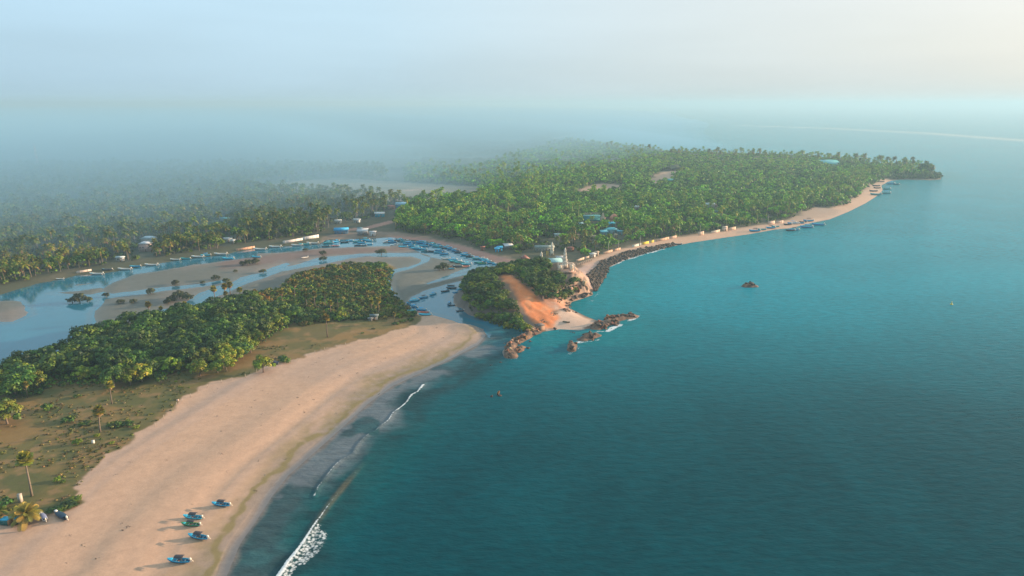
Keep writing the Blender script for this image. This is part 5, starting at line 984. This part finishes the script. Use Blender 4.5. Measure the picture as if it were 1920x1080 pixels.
# bunker and driftwood on the small beach
X_, Y_, Z_ = hit(1012, 618); o = empty('stone_hut', (X_, Y_, Z_ - .4), .5); g = G(); g.box((0, 0, 1.6), (4.2, 3.6, 3.2), (.30, .19, .13)); g.build('wall', M_WALL, o); g = G(); g.box((0, 0, 3.25), (4.7, 4.1, .25), (.12, .11, .10)); g.build('roof', M_WALL, o); g = G(); g.box((-.8, -1.81, 1.2), (1.0, .06, 1.9), (.03, .03, .03)); g.build('doorway', M_WALL, o); tag(o, 'small square stone hut where the rocky point leaves the little beach', 'hut')
X_, Y_, Z_ = hit(1062, 605); o = empty('wooden_boat', (X_, Y_, Z_), 2.6, .75); new('hull', hull_mesh('hull_o', (.07, .07, .045), (.1, .09, .06), (.16, .15, .09)), o); new('thwart', THW2, o); tag(o, 'small dark dinghy lying on the little sandy beach', 'dinghy')
X_, Y_, Z_ = hit(1018, 562); g = G(); g.tube([(0, 0, 0), (.1, 0, 1.2), (0, 0, 2.1), (0, 0, 2.6)], [.5, .42, .3, .12], 8, (.62, .38, .26)); o = g.build('shrine_statue', M_WALL, None, True, (X_, Y_, Z_ - .1)); tag(o, 'small salmon pillar shrine at the top of the sand below the cliff trees', 'shrine')
X_, Y_, Z_ = hit(480, 636); o_ = house((483, 641), 12, .7, 2.4, (.25, .3, .28), (.16, .36, .40), 'small blue roofed hut between bright trees on the spit', .1, 'gable', win=1)
house((702, 604), 12, .7, 2.6, (.14, .16, .16), (.10, .14, .15), 'grey-blue hut under two fan palms in the scrub', .1, 'gable', win=1); house((695, 606), 6, .7, 1.6, (.2, .2, .19), (.2, .21, .2), 'small grey shelter in front of the grey-blue hut', 0, 'gable', win=0)
# fence between the grass and the sand
def fence():
    line = atp([(290, 800), (322, 774), (336, 757), (400, 721), (457, 710), (500, 692), (555, 678), (600, 660), (645, 649), (700, 638)], 1.2); o = empty('wire_fence', (line[4][0], line[4][1], 0)); ox, oy = line[4]; L_ = np.cumsum([0] + list(np.hypot(*np.diff(line, axis=0).T))); s = 0; k = 0; tops = []
    while s < L_[-1]:
        x = np.interp(s, L_, line[:, 0]) + random.uniform(-.3, .3); y = np.interp(s, L_, line[:, 1]) + random.uniform(-.3, .3); z = float(height(np.array([[x, y]]))[0]); h = random.uniform(1.3, 1.9); g = G(); g.tube([(x - ox, y - oy, z - .3), (x - ox + random.uniform(-.15, .15), y - oy, z + h)], .09, 5, (.36, .30, .24)); g.build('post', M_WALL, o); tops.append((x - ox, y - oy, z + 1.1)); s += random.uniform(4.5, 6.5)
    for dz in (0, -.45): g = G(); g.tube([(a, b, c + dz) for a, b, c in tops], .018, 3, (.25, .22, .2)); g.build('wire', M_WALL, o)
    tag(o, 'sagging wire fence on thin grey posts between the dry grass and the sand', 'fence')
fence()
# buoy, sign board on the fence
X_, Y_ = at(1784, 571); o = empty('buoy', (X_, Y_, 0)); g = G(); g.tube([(0, 0, -.3), (0, 0, .25), (0, 0, .6)], [.75, .85, .5], 12, (.55, .48, .06)); g.build('float', M_PAINT, o); g = G(); g.tube([(0, 0, .5), (0, 0, 1.9)], [.3, .1], 6, (.5, .45, .05)); g.build('mast', M_PAINT, o); tag(o, 'small yellow-green buoy alone on the open sea', 'buoy')
X_, Y_, Z_ = hit(334, 756); o = empty('signboard', (X_, Y_, Z_), .2); g = G(); g.tube([(0, 0, 0), (0, 0, 1.2)], .06, 5, (.2, .15, .1)); g.build('post', M_WALL, o); g = G(); g.box((0, -.08, 1.35), (1.0, .07, .8), (.62, .45, .36)); g.build('board', M_WALL, o); tag(o, 'faded pinkish board beside the tall fence post', 'sign')
# ------------------------------------------------------------------ rocks
M_ROCK = attr_mat('rock', 0.85, 1.2, 0.35, bump=0.6, bscale=1.6, objrand=0.25)
def rock_mesh(k, col, stretch=(1, 1, .7)):
    import bmesh
    bm = bmesh.new(); bmesh.ops.create_icosphere(bm, subdivisions=3, radius=1.0); v = np.array([x.co[:] for x in bm.verts]); f = np.array([[x.index for x in q.verts] for q in bm.faces]); bm.free()
    r = np.random.default_rng(100 + k); 
    for _ in range(16):       # cut flat faces
        d = r.normal(size=3); d /= np.linalg.norm(d); t = r.uniform(.34, .78); s = v @ d; v = v - np.maximum(s - t, 0)[:, None] * d
    v = v * (1 + .34 * (fbm(v[:, 0] * 2 + 5 * k, v[:, 1] * 2 + v[:, 2] * 2, 3, k)[:, None] - .5)); v = v * stretch
    c = np.array(col) * (.65 + .7 * fbm(v[:, 0] * 3 + k, v[:, 2] * 3 + v[:, 1], 3, k + 9)[:, None])
    dkb = sst(.05, -.25, v[:, 2])[:, None]; c = c * (1 - dkb) + np.array((.035, .03, .028)) * dkb     # darker towards the base
    return np_mesh('rock%d' % k, v, np.zeros((0, 4), int), f, M_ROCK, c)
BRN = [rock_mesh(k, (.125, .078, .05), (1, .85 + .1 * k, .75)) for k in range(4)]; DKR = [rock_mesh(10 + k, (.06, .048, .04), (1, .9, .7)) for k in range(4)]; TAN = [rock_mesh(20 + k, (.34, .215, .14), (1, .9, .75)) for k in range(4)]; ORG = [rock_mesh(30 + k, (.24, .11, .05), (1, .8, .9)) for k in range(3)]
def rock(loc, s, pool, label, group=None, sq=None):
    o = new('boulder', random.choice(pool)); o.location = loc; s3 = sq or (random.uniform(.85, 1.25), random.uniform(.8, 1.1), random.uniform(.7, 1.1)); o.scale = (s * s3[0], s * s3[1], s * s3[2]); o.rotation_euler = (random.uniform(-.3, .3), random.uniform(-.3, .3), random.uniform(0, 6.28)); return tag(o, label, 'boulder', group)
def cluster(px, rx, ry, n, s, pools, label, group, hz=.4):
    s = s * 1.0; n = int(n * 1.3 + .5)
    X0, Y0 = at(*px); depth = Y0 * CS + CAMH * SN; rx_ = rx * depth / FPX; ry_ = ry * depth * depth / 159150
    for i in range(n):
        a = random.uniform(0, 6.28); r = math.sqrt(random.random()); x = X0 + math.cos(a) * r * rx_; y = Y0 + math.sin(a) * r * ry_; ss = s * random.uniform(.6, 1.25) * (1.15 - .5 * r); z = max(float(height(np.array([[x, y]]))[0]), -.2)
        rock((x, y, z + ss * hz * (1 - r * .6)), ss, random.choice(pools), label, group)
cluster((1127, 612), 17, 8, 13, 2.3, [BRN, BRN, DKR, ORG], 'brown boulder in the rock pile touching the tip of the little sandy beach', 'boulders at the beach tip')
cluster((1147, 602), 16, 9, 15, 2.5, [BRN, ORG, BRN, DKR], 'reddish brown boulder in the high middle pile of the reef', 'boulders in the middle pile of the reef'); cluster((1172, 594), 15, 4, 9, 1.6, [BRN, DKR], 'dark boulder in the thin outer end of the reef', 'boulders at the outer end of the reef'); cluster((1186, 595), 5, 2, 2, 1.1, [DKR], 'last small rock at the outer end of the reef', 'last rocks of the reef')
cluster((1103, 632), 15, 7, 11, 2.1, [DKR, BRN, ORG], 'dark boulder in the separate pile between the two white water gaps', 'boulders in the separate pile'); cluster((1074, 645), 6, 3.5, 4, 1.4, [DKR, BRN], 'dark rock in the small group above the last one of the reef', 'rocks above the last one'); cluster((1072, 656), 6, 4, 4, 1.5, [BRN, DKR], 'brown rock in the last group of the near reef', 'rocks in the last group of the reef')
for (x, y) in ((1005, 622), (998, 625), (990, 627), (982, 630), (975, 634), (968, 638), (1002, 627), (985, 634), (978, 639), (971, 643), (962, 642)): cluster((x, y), 5, 3, 3, 1.5, [TAN, BRN, ORG], 'pale tan rock slab in the ridge running from the stone hut', 'pale slabs of the rocky ridge')
for (x, y, n, s) in ((956, 650, 5, 1.5), (952, 660, 5, 1.4), (958, 668, 4, 1.2), (946, 642, 1, .8), (965, 655, 2, .9)): cluster((x, y), 6, 4, n, s, [TAN, ORG, DKR], 'pinkish rock at the seaward end of the rocky ridge', 'rocks at the seaward end of the ridge')
cluster((974, 656), 8, 6, 7, 1.3, [ORG, DKR, BRN], 'orange-brown rock in the group beside the end of the ridge', 'rocks beside the end of the ridge'); cluster((990, 652), 4, 2.5, 3, 1.0, [DKR], 'small dark rock right of the orange-brown group', 'small rocks right of the orange group'); cluster((993, 640), 5, 3, 3, .9, [BRN], 'half sunken brown rock in the shallows', 'half sunken rocks'); cluster((920, 684), 4, 1.5, 3, .7, [DKR], 'low rock awash left of the ridge', 'low rocks awash'); cluster((937, 680), 5, 2, 3, .6, [DKR], 'tiny rock breaking the surface near the ridge end', 'tiny rocks near the ridge end')
cluster((1040, 617), 4, 2, 3, 1.3, [DKR], 'black rock on the waterline of the little beach', 'black rocks on the waterline'); cluster((1050, 620), 3, 1, 2, .8, [DKR], 'small black rock at the edge of the little beach', 'small black rocks at the beach edge'); cluster((1072, 624), 9, 1.5, 4, .7, [DKR], 'dark rock awash off the little beach', 'rocks awash off the beach')
cluster((1062, 588), 10, 2.5, 9, 1.3, [TAN, TAN, BRN], 'pale rock in the line across the neck of the little beach', 'pale rocks on the neck'); cluster((1078, 587), 5, 1.5, 3, 1.1, [BRN], 'brown rock at the water end of the pale line', 'brown rocks at the neck'); cluster((1066, 572), 7, 5, 9, 1.0, [TAN, BRN, DKR], 'rubble rock below the cliff in the cove', 'rubble below the cliff'); cluster((1040, 597), 8, 3, 6, 1.0, [TAN], 'tan rock where the red slope meets the sand', 'tan rocks below the red slope'); cluster((1022, 607), 8, 3, 5, 1.0, [TAN], 'pale rock just above the stone hut', 'pale rocks above the stone hut')
cluster((1405, 537), 11, 1.5, 7, 2.0, [DKR], 'dark rock forming the lonely islet in the bay', 'rocks of the lonely islet', .5); cluster((1755, 326), 7, 1.5, 5, 3.0, [DKR], 'dark rock off the tip of the cape', 'rocks off the cape')
X_, Y_ = at(935, 740); rock((X_, Y_, .9), 1.5, ORG, 'upright orange rock standing in the sea off the near beach', None, (.55, .5, 1.5)); cluster((937, 742), 4, 1, 3, .9, [DKR], 'low dark rock at the foot of the upright orange one', 'rocks round the upright one'); X_, Y_ = at(922, 744); rock((X_, Y_, .2), 1.2, DKR, 'round dark rock left of the upright orange one', None, (.9, .8, .9))
# cliff of the headland: big standing rocks
for (x, y, s, p, sq) in ((1068, 548, 3.4, TAN, (.8, .8, 1.3)), (1075, 541, 3.8, TAN, (.8, .8, 1.4)), (1084, 546, 3.2, ORG, (.8, .8, 1.4)), (1094, 533, 3.6, TAN, (.7, .8, 1.5)), (1100, 541, 3.4, TAN, (.7, .8, 1.4)), (1108, 552, 2.4, TAN, (.8, .8, 1.2)), (1058, 560, 2.2, TAN, (1, .8, 1)), (1052, 563, 1.8, TAN, (1, .8, .9)), (1080, 558, 2.4, DKR, (1, .9, 1)), (1092, 556, 2.6, DKR, (1, .9, 1.1)), (1072, 562, 2.0, BRN, (1, .9, 1)), (1088, 540, 2.6, BRN, (.8, .8, 1.3)), (1098, 552, 2.4, DKR, (1, .9, 1)), (1064, 556, 2.4, BRN, (.8, .9, 1.2)), (1088, 527, 2.4, ORG, (.8, .8, 1.1))):
    X_, Y_, Z_ = hit(x, y); nm = {id(TAN): 'sunlit tan', id(ORG): 'orange', id(DKR): 'dark', id(BRN): 'brown'}[id(p)]; rock((X_, Y_, Z_ + s * .12), s * 1.1, p, '%s crag in the cliff face at the seaward end of the headland' % nm, '%s crags of the cliff' % nm, sq)
# sea wall of tipped stones
def riprap():
    up = atp([(1101, 531), (1106, 520), (1112, 510), (1120, 501), (1126, 492), (1140, 487), (1152, 483), (1175, 474), (1202, 467), (1239, 461), (1262, 457)]); lo = atp([(1116, 547), (1123, 539), (1131, 526), (1139, 513), (1141, 501), (1149, 497), (1165, 490), (1194, 480.5), (1220, 472.5), (1245, 466), (1266, 460.8)])
    n = 0; pts = []
    for i in range(len(up) - 1):
        a, b, c, d = up[i], up[i + 1], lo[i + 1], lo[i]; area = (np.linalg.norm(b - a) + np.linalg.norm(c - d)) / 2 * (np.linalg.norm(a - d) + np.linalg.norm(b - c)) / 2
        for _ in range(int(area / 3.2)):
            u, v = random.random(), random.random(); pts.append((a * (1 - u) + b * u) * (1 - v) + (d * (1 - u) + c * u) * v)
    pts = np.array(pts); o_ = np.argsort(pts[:, 1]); pts = pts[o_]; h = np.maximum(height(pts), -.1); k = min(24, len(pts)); pools = [DKR, BRN, DKR, DKR, BRN]
    for i in range(k): s = random.uniform(1.0, 1.7); rock((pts[i, 0], pts[i, 1], h[i] + s * .35), s, random.choice(pools), 'tipped stone at the very foot of the sea wall beside the cliff', 'stones in the near end of the sea wall')
    vv = []; 
    for m in BRN + DKR + DKR:
        nv = len(m.vertices); v = np.zeros(nv * 3, np.float32); m.vertices.foreach_get('co', v); c = np.zeros(nv * 4, np.float32); m.color_attributes['Col'].data.foreach_get('color', c); f = np.zeros(len(m.loops), np.int32); m.loops.foreach_get('vertex_index', f); f = f.reshape(-1, 3)
        vv.append((v.reshape(-1, 3), c.reshape(-1, 4)[:, :3], np.column_stack([f, f[:, 2]]), None))
    r = pts[k:]
    if len(r):
        V = []; C_ = []; T_ = []; n = 0
        for i in range(len(r)):
            v, c, f, _ = vv[i % len(vv)]; s = random.uniform(1.0, 1.7); a = random.uniform(0, 6.28); ca, sa = math.cos(a), math.sin(a); w_ = np.column_stack([v[:, 0] * ca - v[:, 1] * sa, v[:, 0] * sa + v[:, 1] * ca, v[:, 2]]) * s + (r[i, 0], r[i, 1], h[k + i] + s * .35); V.append(w_); C_.append(c * random.uniform(.7, 1.2)); T_.append(f[:, :3] + n); n += len(v)
        o = new('sea_wall_stones', np_mesh('sea_wall_stones', np.concatenate(V), np.zeros((0, 4), int), np.concatenate(T_), M_ROCK, np.concatenate(C_))); o['kind'] = 'stuff'; o['label'] = 'long band of tipped dark stones along the promenade'
    print('riprap', len(pts))
riprap()
def forest():
    pl = scatter([FL], 6.7); pr_ = scatter([FR], 7.8)
    pl = pl[in_view(pl) & free_ok(pl)]; pr_ = pr_[in_view(pr_) & free_ok(pr_)]
    p = np.concatenate([pl, pr_]); right = np.arange(len(p)) >= len(pl)
    y = p[:, 1]; n1 = fbm(p[:, 0] / 70, p[:, 1] / 70, 3, 77)
    coast = (sdf(p, LAND) < 75); hole = fbm(p[:, 0] / 30, y / 30, 3, 99) > 0.66
    p, right, y, n1, coast = p[~hole], right[~hole], y[~hole], n1[~hole], coast[~hole]
    pp = np.where(right, np.where(coast, 0.5, np.where(p[:, 0] < 40, 0.22, 0.06)), 0.86)
    ispalm = rg.uniform(size=len(p)) < pp + (n1 - 0.5) * 0.5 * right
    h = np.maximum(height(p), 0.4)
    d = np.hypot(p[:, 0], y)
    # nearest ones individually
    for palm, cap in ((True, 245), (False, 0)):
        ix = np.where(ispalm == palm)[0]; ix = ix[np.argsort(d[ix])][:cap]
        for i in ix:
            X_, Y_ = p[i]
            if right[i]:
                where = 'behind the sea wall road' if (X_ > 45 and coast[i]) else ('behind the boat harbour' if X_ < 10 else 'among the village houses behind the headland')
            else: where = 'on the far bank of the lagoon'
            px_ = X_ / (Y_ * CS + CAMH * SN) * FPX + 960
            if not right[i]: where = 'on the far bank ' + ('at the left edge' if px_ < 75 else ('above the low pale wall' if px_ < 180 else ('just left of the two storey house' if px_ < 262 else ('between two storey house and white roof' if px_ < 425 else ('around the orange-tan wall' if px_ < 525 else 'behind the long white wall')))))
            elif X_ > 45 and coast[i]: where += ' near the turquoise hip roof' if px_ < 1185 else (' behind the yellow panels' if px_ < 1300 else ' past the high cream wall block')
            if palm: cpalm((X_, Y_, h[i]), random.uniform(0.72, 1.0), 'coconut palm %s' % where, 'coconut palms ' + where)
            else: tree((X_, Y_, h[i]), random.uniform(0.8, 1.25), 'leafy green tree %s' % where + ' in the front of the grove', 'leafy trees ' + where)
        ispalm = ispalm.copy(); keepm = np.ones(len(p), bool); keepm[ix] = False
        p, right, y, n1, coast, ispalm, h, d = [a[keepm] for a in (p, right, y, n1, coast, ispalm, h, d)]
    def far_palm(n, pairs, Hh):
        g = G(); lean = random.uniform(0, 1.2)
        g.tube([(0, 0, -0.5), (lean * .3, 0, Hh * 0.5), (lean, 0, Hh)], [0.3, 0.2, 0.2], 3, (0.19, 0.15, 0.11), cap=False)
        for i in range(n):
            g2 = G(); frond(g2, 3.3 * random.uniform(.85, 1.1), i * 2.4, 1.05 - 1.6 * i / n, 0.4, PALMC[i % 4], pairs, wl=1.0); v, c, q, t = g2.arrays(); g.add(v + (lean, 0, Hh), q, t, c)
        return g.arrays()
    mid = d < 900
    P1 = [far_palm(13, 4, random.uniform(9, 12.5)) for _ in range(6)]; P2 = [far_palm(10, 2, random.uniform(9, 12.5)) for _ in range(6)]
    def tr(lobes, per, size):
        g = G(); R_ = random.uniform(3.6, 6.6); Hh = random.uniform(6.5, 9.5); crown(g, R_, Hh * .6, Hh * .36, lobes, per, size, GREENS + LIME[:2])
        g.tube([(0, 0, -.5), (.2, 0, Hh * .5)], [.28, .16], 3, BARKC, cap=False); return g.arrays()
    T1 = [tr(9, 15, 1.05) for _ in range(6)]; T2 = [tr(6, 9, 1.5) for _ in range(6)]
    rt = right[:, None]
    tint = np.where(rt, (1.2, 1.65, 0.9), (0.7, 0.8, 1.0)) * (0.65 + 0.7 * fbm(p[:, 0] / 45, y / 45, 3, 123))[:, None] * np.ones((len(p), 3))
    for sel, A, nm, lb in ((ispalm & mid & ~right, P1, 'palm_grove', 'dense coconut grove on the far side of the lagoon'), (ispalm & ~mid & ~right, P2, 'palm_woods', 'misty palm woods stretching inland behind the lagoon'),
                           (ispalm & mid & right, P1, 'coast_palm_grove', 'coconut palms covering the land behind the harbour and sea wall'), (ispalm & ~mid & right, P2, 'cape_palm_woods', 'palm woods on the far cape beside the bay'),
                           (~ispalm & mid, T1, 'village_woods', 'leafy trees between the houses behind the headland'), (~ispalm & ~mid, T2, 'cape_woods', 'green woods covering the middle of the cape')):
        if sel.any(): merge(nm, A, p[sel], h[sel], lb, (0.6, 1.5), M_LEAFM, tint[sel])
    print('forest', len(p), 'mid', mid.sum())
    # low bushes fill the floor of the groves
    u = scatter([FL, FR], 9.5); u = u[in_view(u) & free_ok(u)]; u = u[u[:, 1] < 1150]
    g_ = []
    for k in range(6):
        g = G(); crown(g, 3.2, 2.8, 0.2, 5, 9, 1.3, GREENS + MANG, .7); g_.append(g.arrays())
    merge('grove_undergrowth', g_, u, np.maximum(height(u), .3), 'low bushes on the shaded floor of the groves', (0.7, 1.3), M_LEAFM)
    # woods far inland as one rolling canopy
    ys = np.concatenate([np.array([212, 216, 220]), np.arange(223, 322, 1.3)]); us = np.arange(-0.92, 0.5, 0.004)
    Yv = np.array([at(960, q)[1] for q in ys])[::-1]; U, YY = np.meshgrid(us, Yv); X_ = U * YY; p2 = np.stack([X_.ravel(), YY.ravel()], 1)
    z = 6.5 + 7 * (fbm(p2[:, 0] / 22, p2[:, 1] / 22, 3, 3) - .4) + 3 * rg.uniform(-1, 1, len(p2)); inside = (sdf(p2, LAND) > 14)
    fld = fbm(p2[:, 0] / 260, p2[:, 1] / 260, 3, 12); z = np.where(fld > 0.66, 0.2, z); z = np.where(inside, z, -1.5)
    i = np.arange(U.size).reshape(U.shape); q = np.stack([i[:-1, :-1], i[:-1, 1:], i[1:, 1:], i[1:, :-1]], -1).reshape(-1, 4)
    q = q[(z[q].max(1) > 0.5)]
    col = np.array((0.048, 0.062, 0.02)) * (0.7 + 0.7 * fbm(p2[:, 0] / 40, p2[:, 1] / 40, 3, 8)[:, None])
    o = new('distant_woods', np_mesh('distant_woods', np.column_stack([p2, z]), q, np.zeros((0, 3), int), M_LEAFM, col)); o['kind'] = 'stuff'; o['label'] = 'misty woods rolling inland to the horizon'
forest()
# tall palms that break the skyline of the cape
for i in range(46):
    x = random.uniform(1130, 1750); y = np.interp(x, [1130, 1250, 1400, 1500, 1600, 1700, 1750], [279, 291, 296, 300, 307, 316, 326]) + random.uniform(0, 5)
    X_, Y_ = at(x, y); zn = 'left part' if x < 1350 else ('middle' if x < 1560 else 'right end')
    cpalm((X_, Y_, .5), random.uniform(1.1, 1.75), 'tall palm breaking the skyline on the %s of the cape' % zn, 'skyline palms, %s of the cape' % zn)
for i, (x, y, s) in enumerate(((1733, 327, 2.0), (1740, 328, 1.7), (1729, 328, 1.5))):
    X_, Y_ = at(x, y); tree((X_, Y_, .5), s, ['tallest', 'middle', 'leftmost'][i] + ' of the three dark trees grouped at the tip of the cape', None, TREES, zs=1.3)
cb = scatter([atp([(1668, 336), (1668, 327), (1745, 322), (1764, 331), (1760, 336.5), (1700, 336)])], 6.5); g_ = []
for k in range(4):
    g = G(); crown(g, 3.4, 3.6, 0.1, 6, 12, 1.3, GREENS, .7); g_.append(g.arrays())
merge('cape_bushes', g_, cb, np.maximum(height(cb), .3), 'dark bushes covering the low bank at the tip of the cape', (0.7, 1.4), M_LEAFM)
# ---- grass tufts and litter on the spit
def tufts():
    poly = [VEG]; p = scatter(poly, 2.1, [WOOD], 0.5); p = p[in_view(p) & (p[:, 1] < 330)]
    k = fbm(p[:, 0] / 9, p[:, 1] / 9, 3, 9) + rg.uniform(-.15, .15, len(p)); p = p[k > 0.58]; pr = []
    for j in range(6):
        g = G(); m = 16; d = rg.normal(size=(m, 3)); d[:, 2] = np.abs(d[:, 2]); c = d * (0.35, .35, .16) + (0, 0, .05)
        leafquads(g, c, d + (0, 0, .4), 0.42, np.array([(0.12, 0.11, .022), (0.09, 0.095, .018), (0.18, 0.125, .045), (0.07, .08, .014), (.20, .14, .06), (.10, .10, .02)][j]) * rg.uniform(.7, 1.3, (m, 1))); pr.append(g.arrays())
    merge('grass_tufts', pr, p, height(p), 'tufts of dry and green grass on the spit', (0.5, 1.2), M_LEAFM)
    BP = atp([(-100, 1100), (60, 990), (200, 900), (400, 735), (600, 670), (780, 612), (880, 612), (800, 680), (650, 780), (520, 900), (430, 1040), (400, 1100)]); p = scatter([BP], 7.5, (), .5); p = p[rg.uniform(size=len(p)) < .4]; pr = []
    for j, c in enumerate(((.10, .075, .055), (.16, .12, .09), (.07, .06, .045), (.30, .26, .22))):
        g = G(); 
        for m in range(5): g.box((rg.normal() * .35, rg.normal() * .35, 0.03), (rg.uniform(.08, .35), rg.uniform(.06, .2), .10), np.array(c) * rg.uniform(.7, 1.3), rg.uniform(0, 3))
        pr.append(g.arrays())
    merge('beach_litter', pr, p, height(p), 'driftwood, weed and shells scattered on the sand', (0.4, 1.3), M_LEAFM)
tufts()
# ------------------------------------------------------------------ haze
def air(name, me, dens, col, ani, label):
    def f(t, n, l):
        o = n('ShaderNodeOutputMaterial'); v = n('ShaderNodeVolumePrincipled'); l(v.outputs[0], o.inputs['Volume'])
        v.inputs['Color'].default_value = (*col, 1); v.inputs['Density'].default_value = dens; v.inputs['Anisotropy'].default_value = ani
    me.materials.append(mat(name + '_air', f)); o = new(name, me); o['kind'] = 'stuff'; o['label'] = label; return o
g = G(); g.box((0, 0, 85.0), (64000, 64000, 178))
air('haze', g.mesh('haze', None), 0.00018, (0.35, 0.54, 0.65), 0.18, 'pale blue morning haze lying over the land and sea')
# bank of morning mist lying on the woods inland: a low lens with a soft thin edge
def mist():
    ring = [(-900, 300), (-430, 410), (-190, 650), (70, 1040), (300, 1400), (600, 1900), (800, 2900), (1500, 6000), (1800, 13000), (-5000, 17000), (-13000, 13000), (-13000, 4000), (-4500, 800)]
    ring = np.array(ring, float); t = np.linspace(0, len(ring), 96, endpoint=False)
    i = t.astype(int); f = t - i; p = [ring[(i + k) % len(ring)] for k in (-1, 0, 1, 2)]
    r = 0.5 * (2 * p[1] + (p[2] - p[0]) * f[:, None] + (2 * p[0] - 5 * p[1] + 4 * p[2] - p[3]) * (f ** 2)[:, None] + (3 * p[1] - p[0] - 3 * p[2] + p[3]) * (f ** 3)[:, None])
    inner = np.array([-3500.0, 6500.0]); K = 34; V = []
    for k in range(K):
        s = 1 - (k / K) ** 2; rr = inner + (r - inner) * s
        dist = (1 - s) * np.linalg.norm(r - inner, axis=1)
        soft = 200 + 550 * sst(-150, 150, r[:, 0]) + 700 * sst(1900, 3000, r[:, 1]) * (r[:, 0] > 0); z = 3 + 80 * (1 - np.exp(-dist / soft)) + 5 * (fbm(rr[:, 0] / 300, rr[:, 1] / 300, 2, 7) - .5) * (k > 0)
        V.append(np.column_stack([rr, z]))
    V.append(np.array([[*inner, 83.0]])); n = 96; q = []; tr = []
    top = np.concatenate(V); nb = len(top); bot = np.column_stack([r, np.full(n, -4.0)])
    allv = np.concatenate([top, bot, [[*inner, -4.0]]])
    for k in range(K - 1):
        for j in range(n): jj = (j + 1) % n; q.append((k * n + j, k * n + jj, (k + 1) * n + jj, (k + 1) * n + j))
    for j in range(n):
        jj = (j + 1) % n; tr.append(((K - 1) * n + j, (K - 1) * n + jj, K * n)); tr.append((nb + jj, nb + j, nb + n)); q.append((nb + j, nb + jj, jj, j))
    air('mist', np_mesh('mist', allv, np.array(q), np.array(tr), None), 0.0030, (0.29, 0.53, 0.70), 0.0, 'bank of blue morning mist over the inland palm woods')
mist()
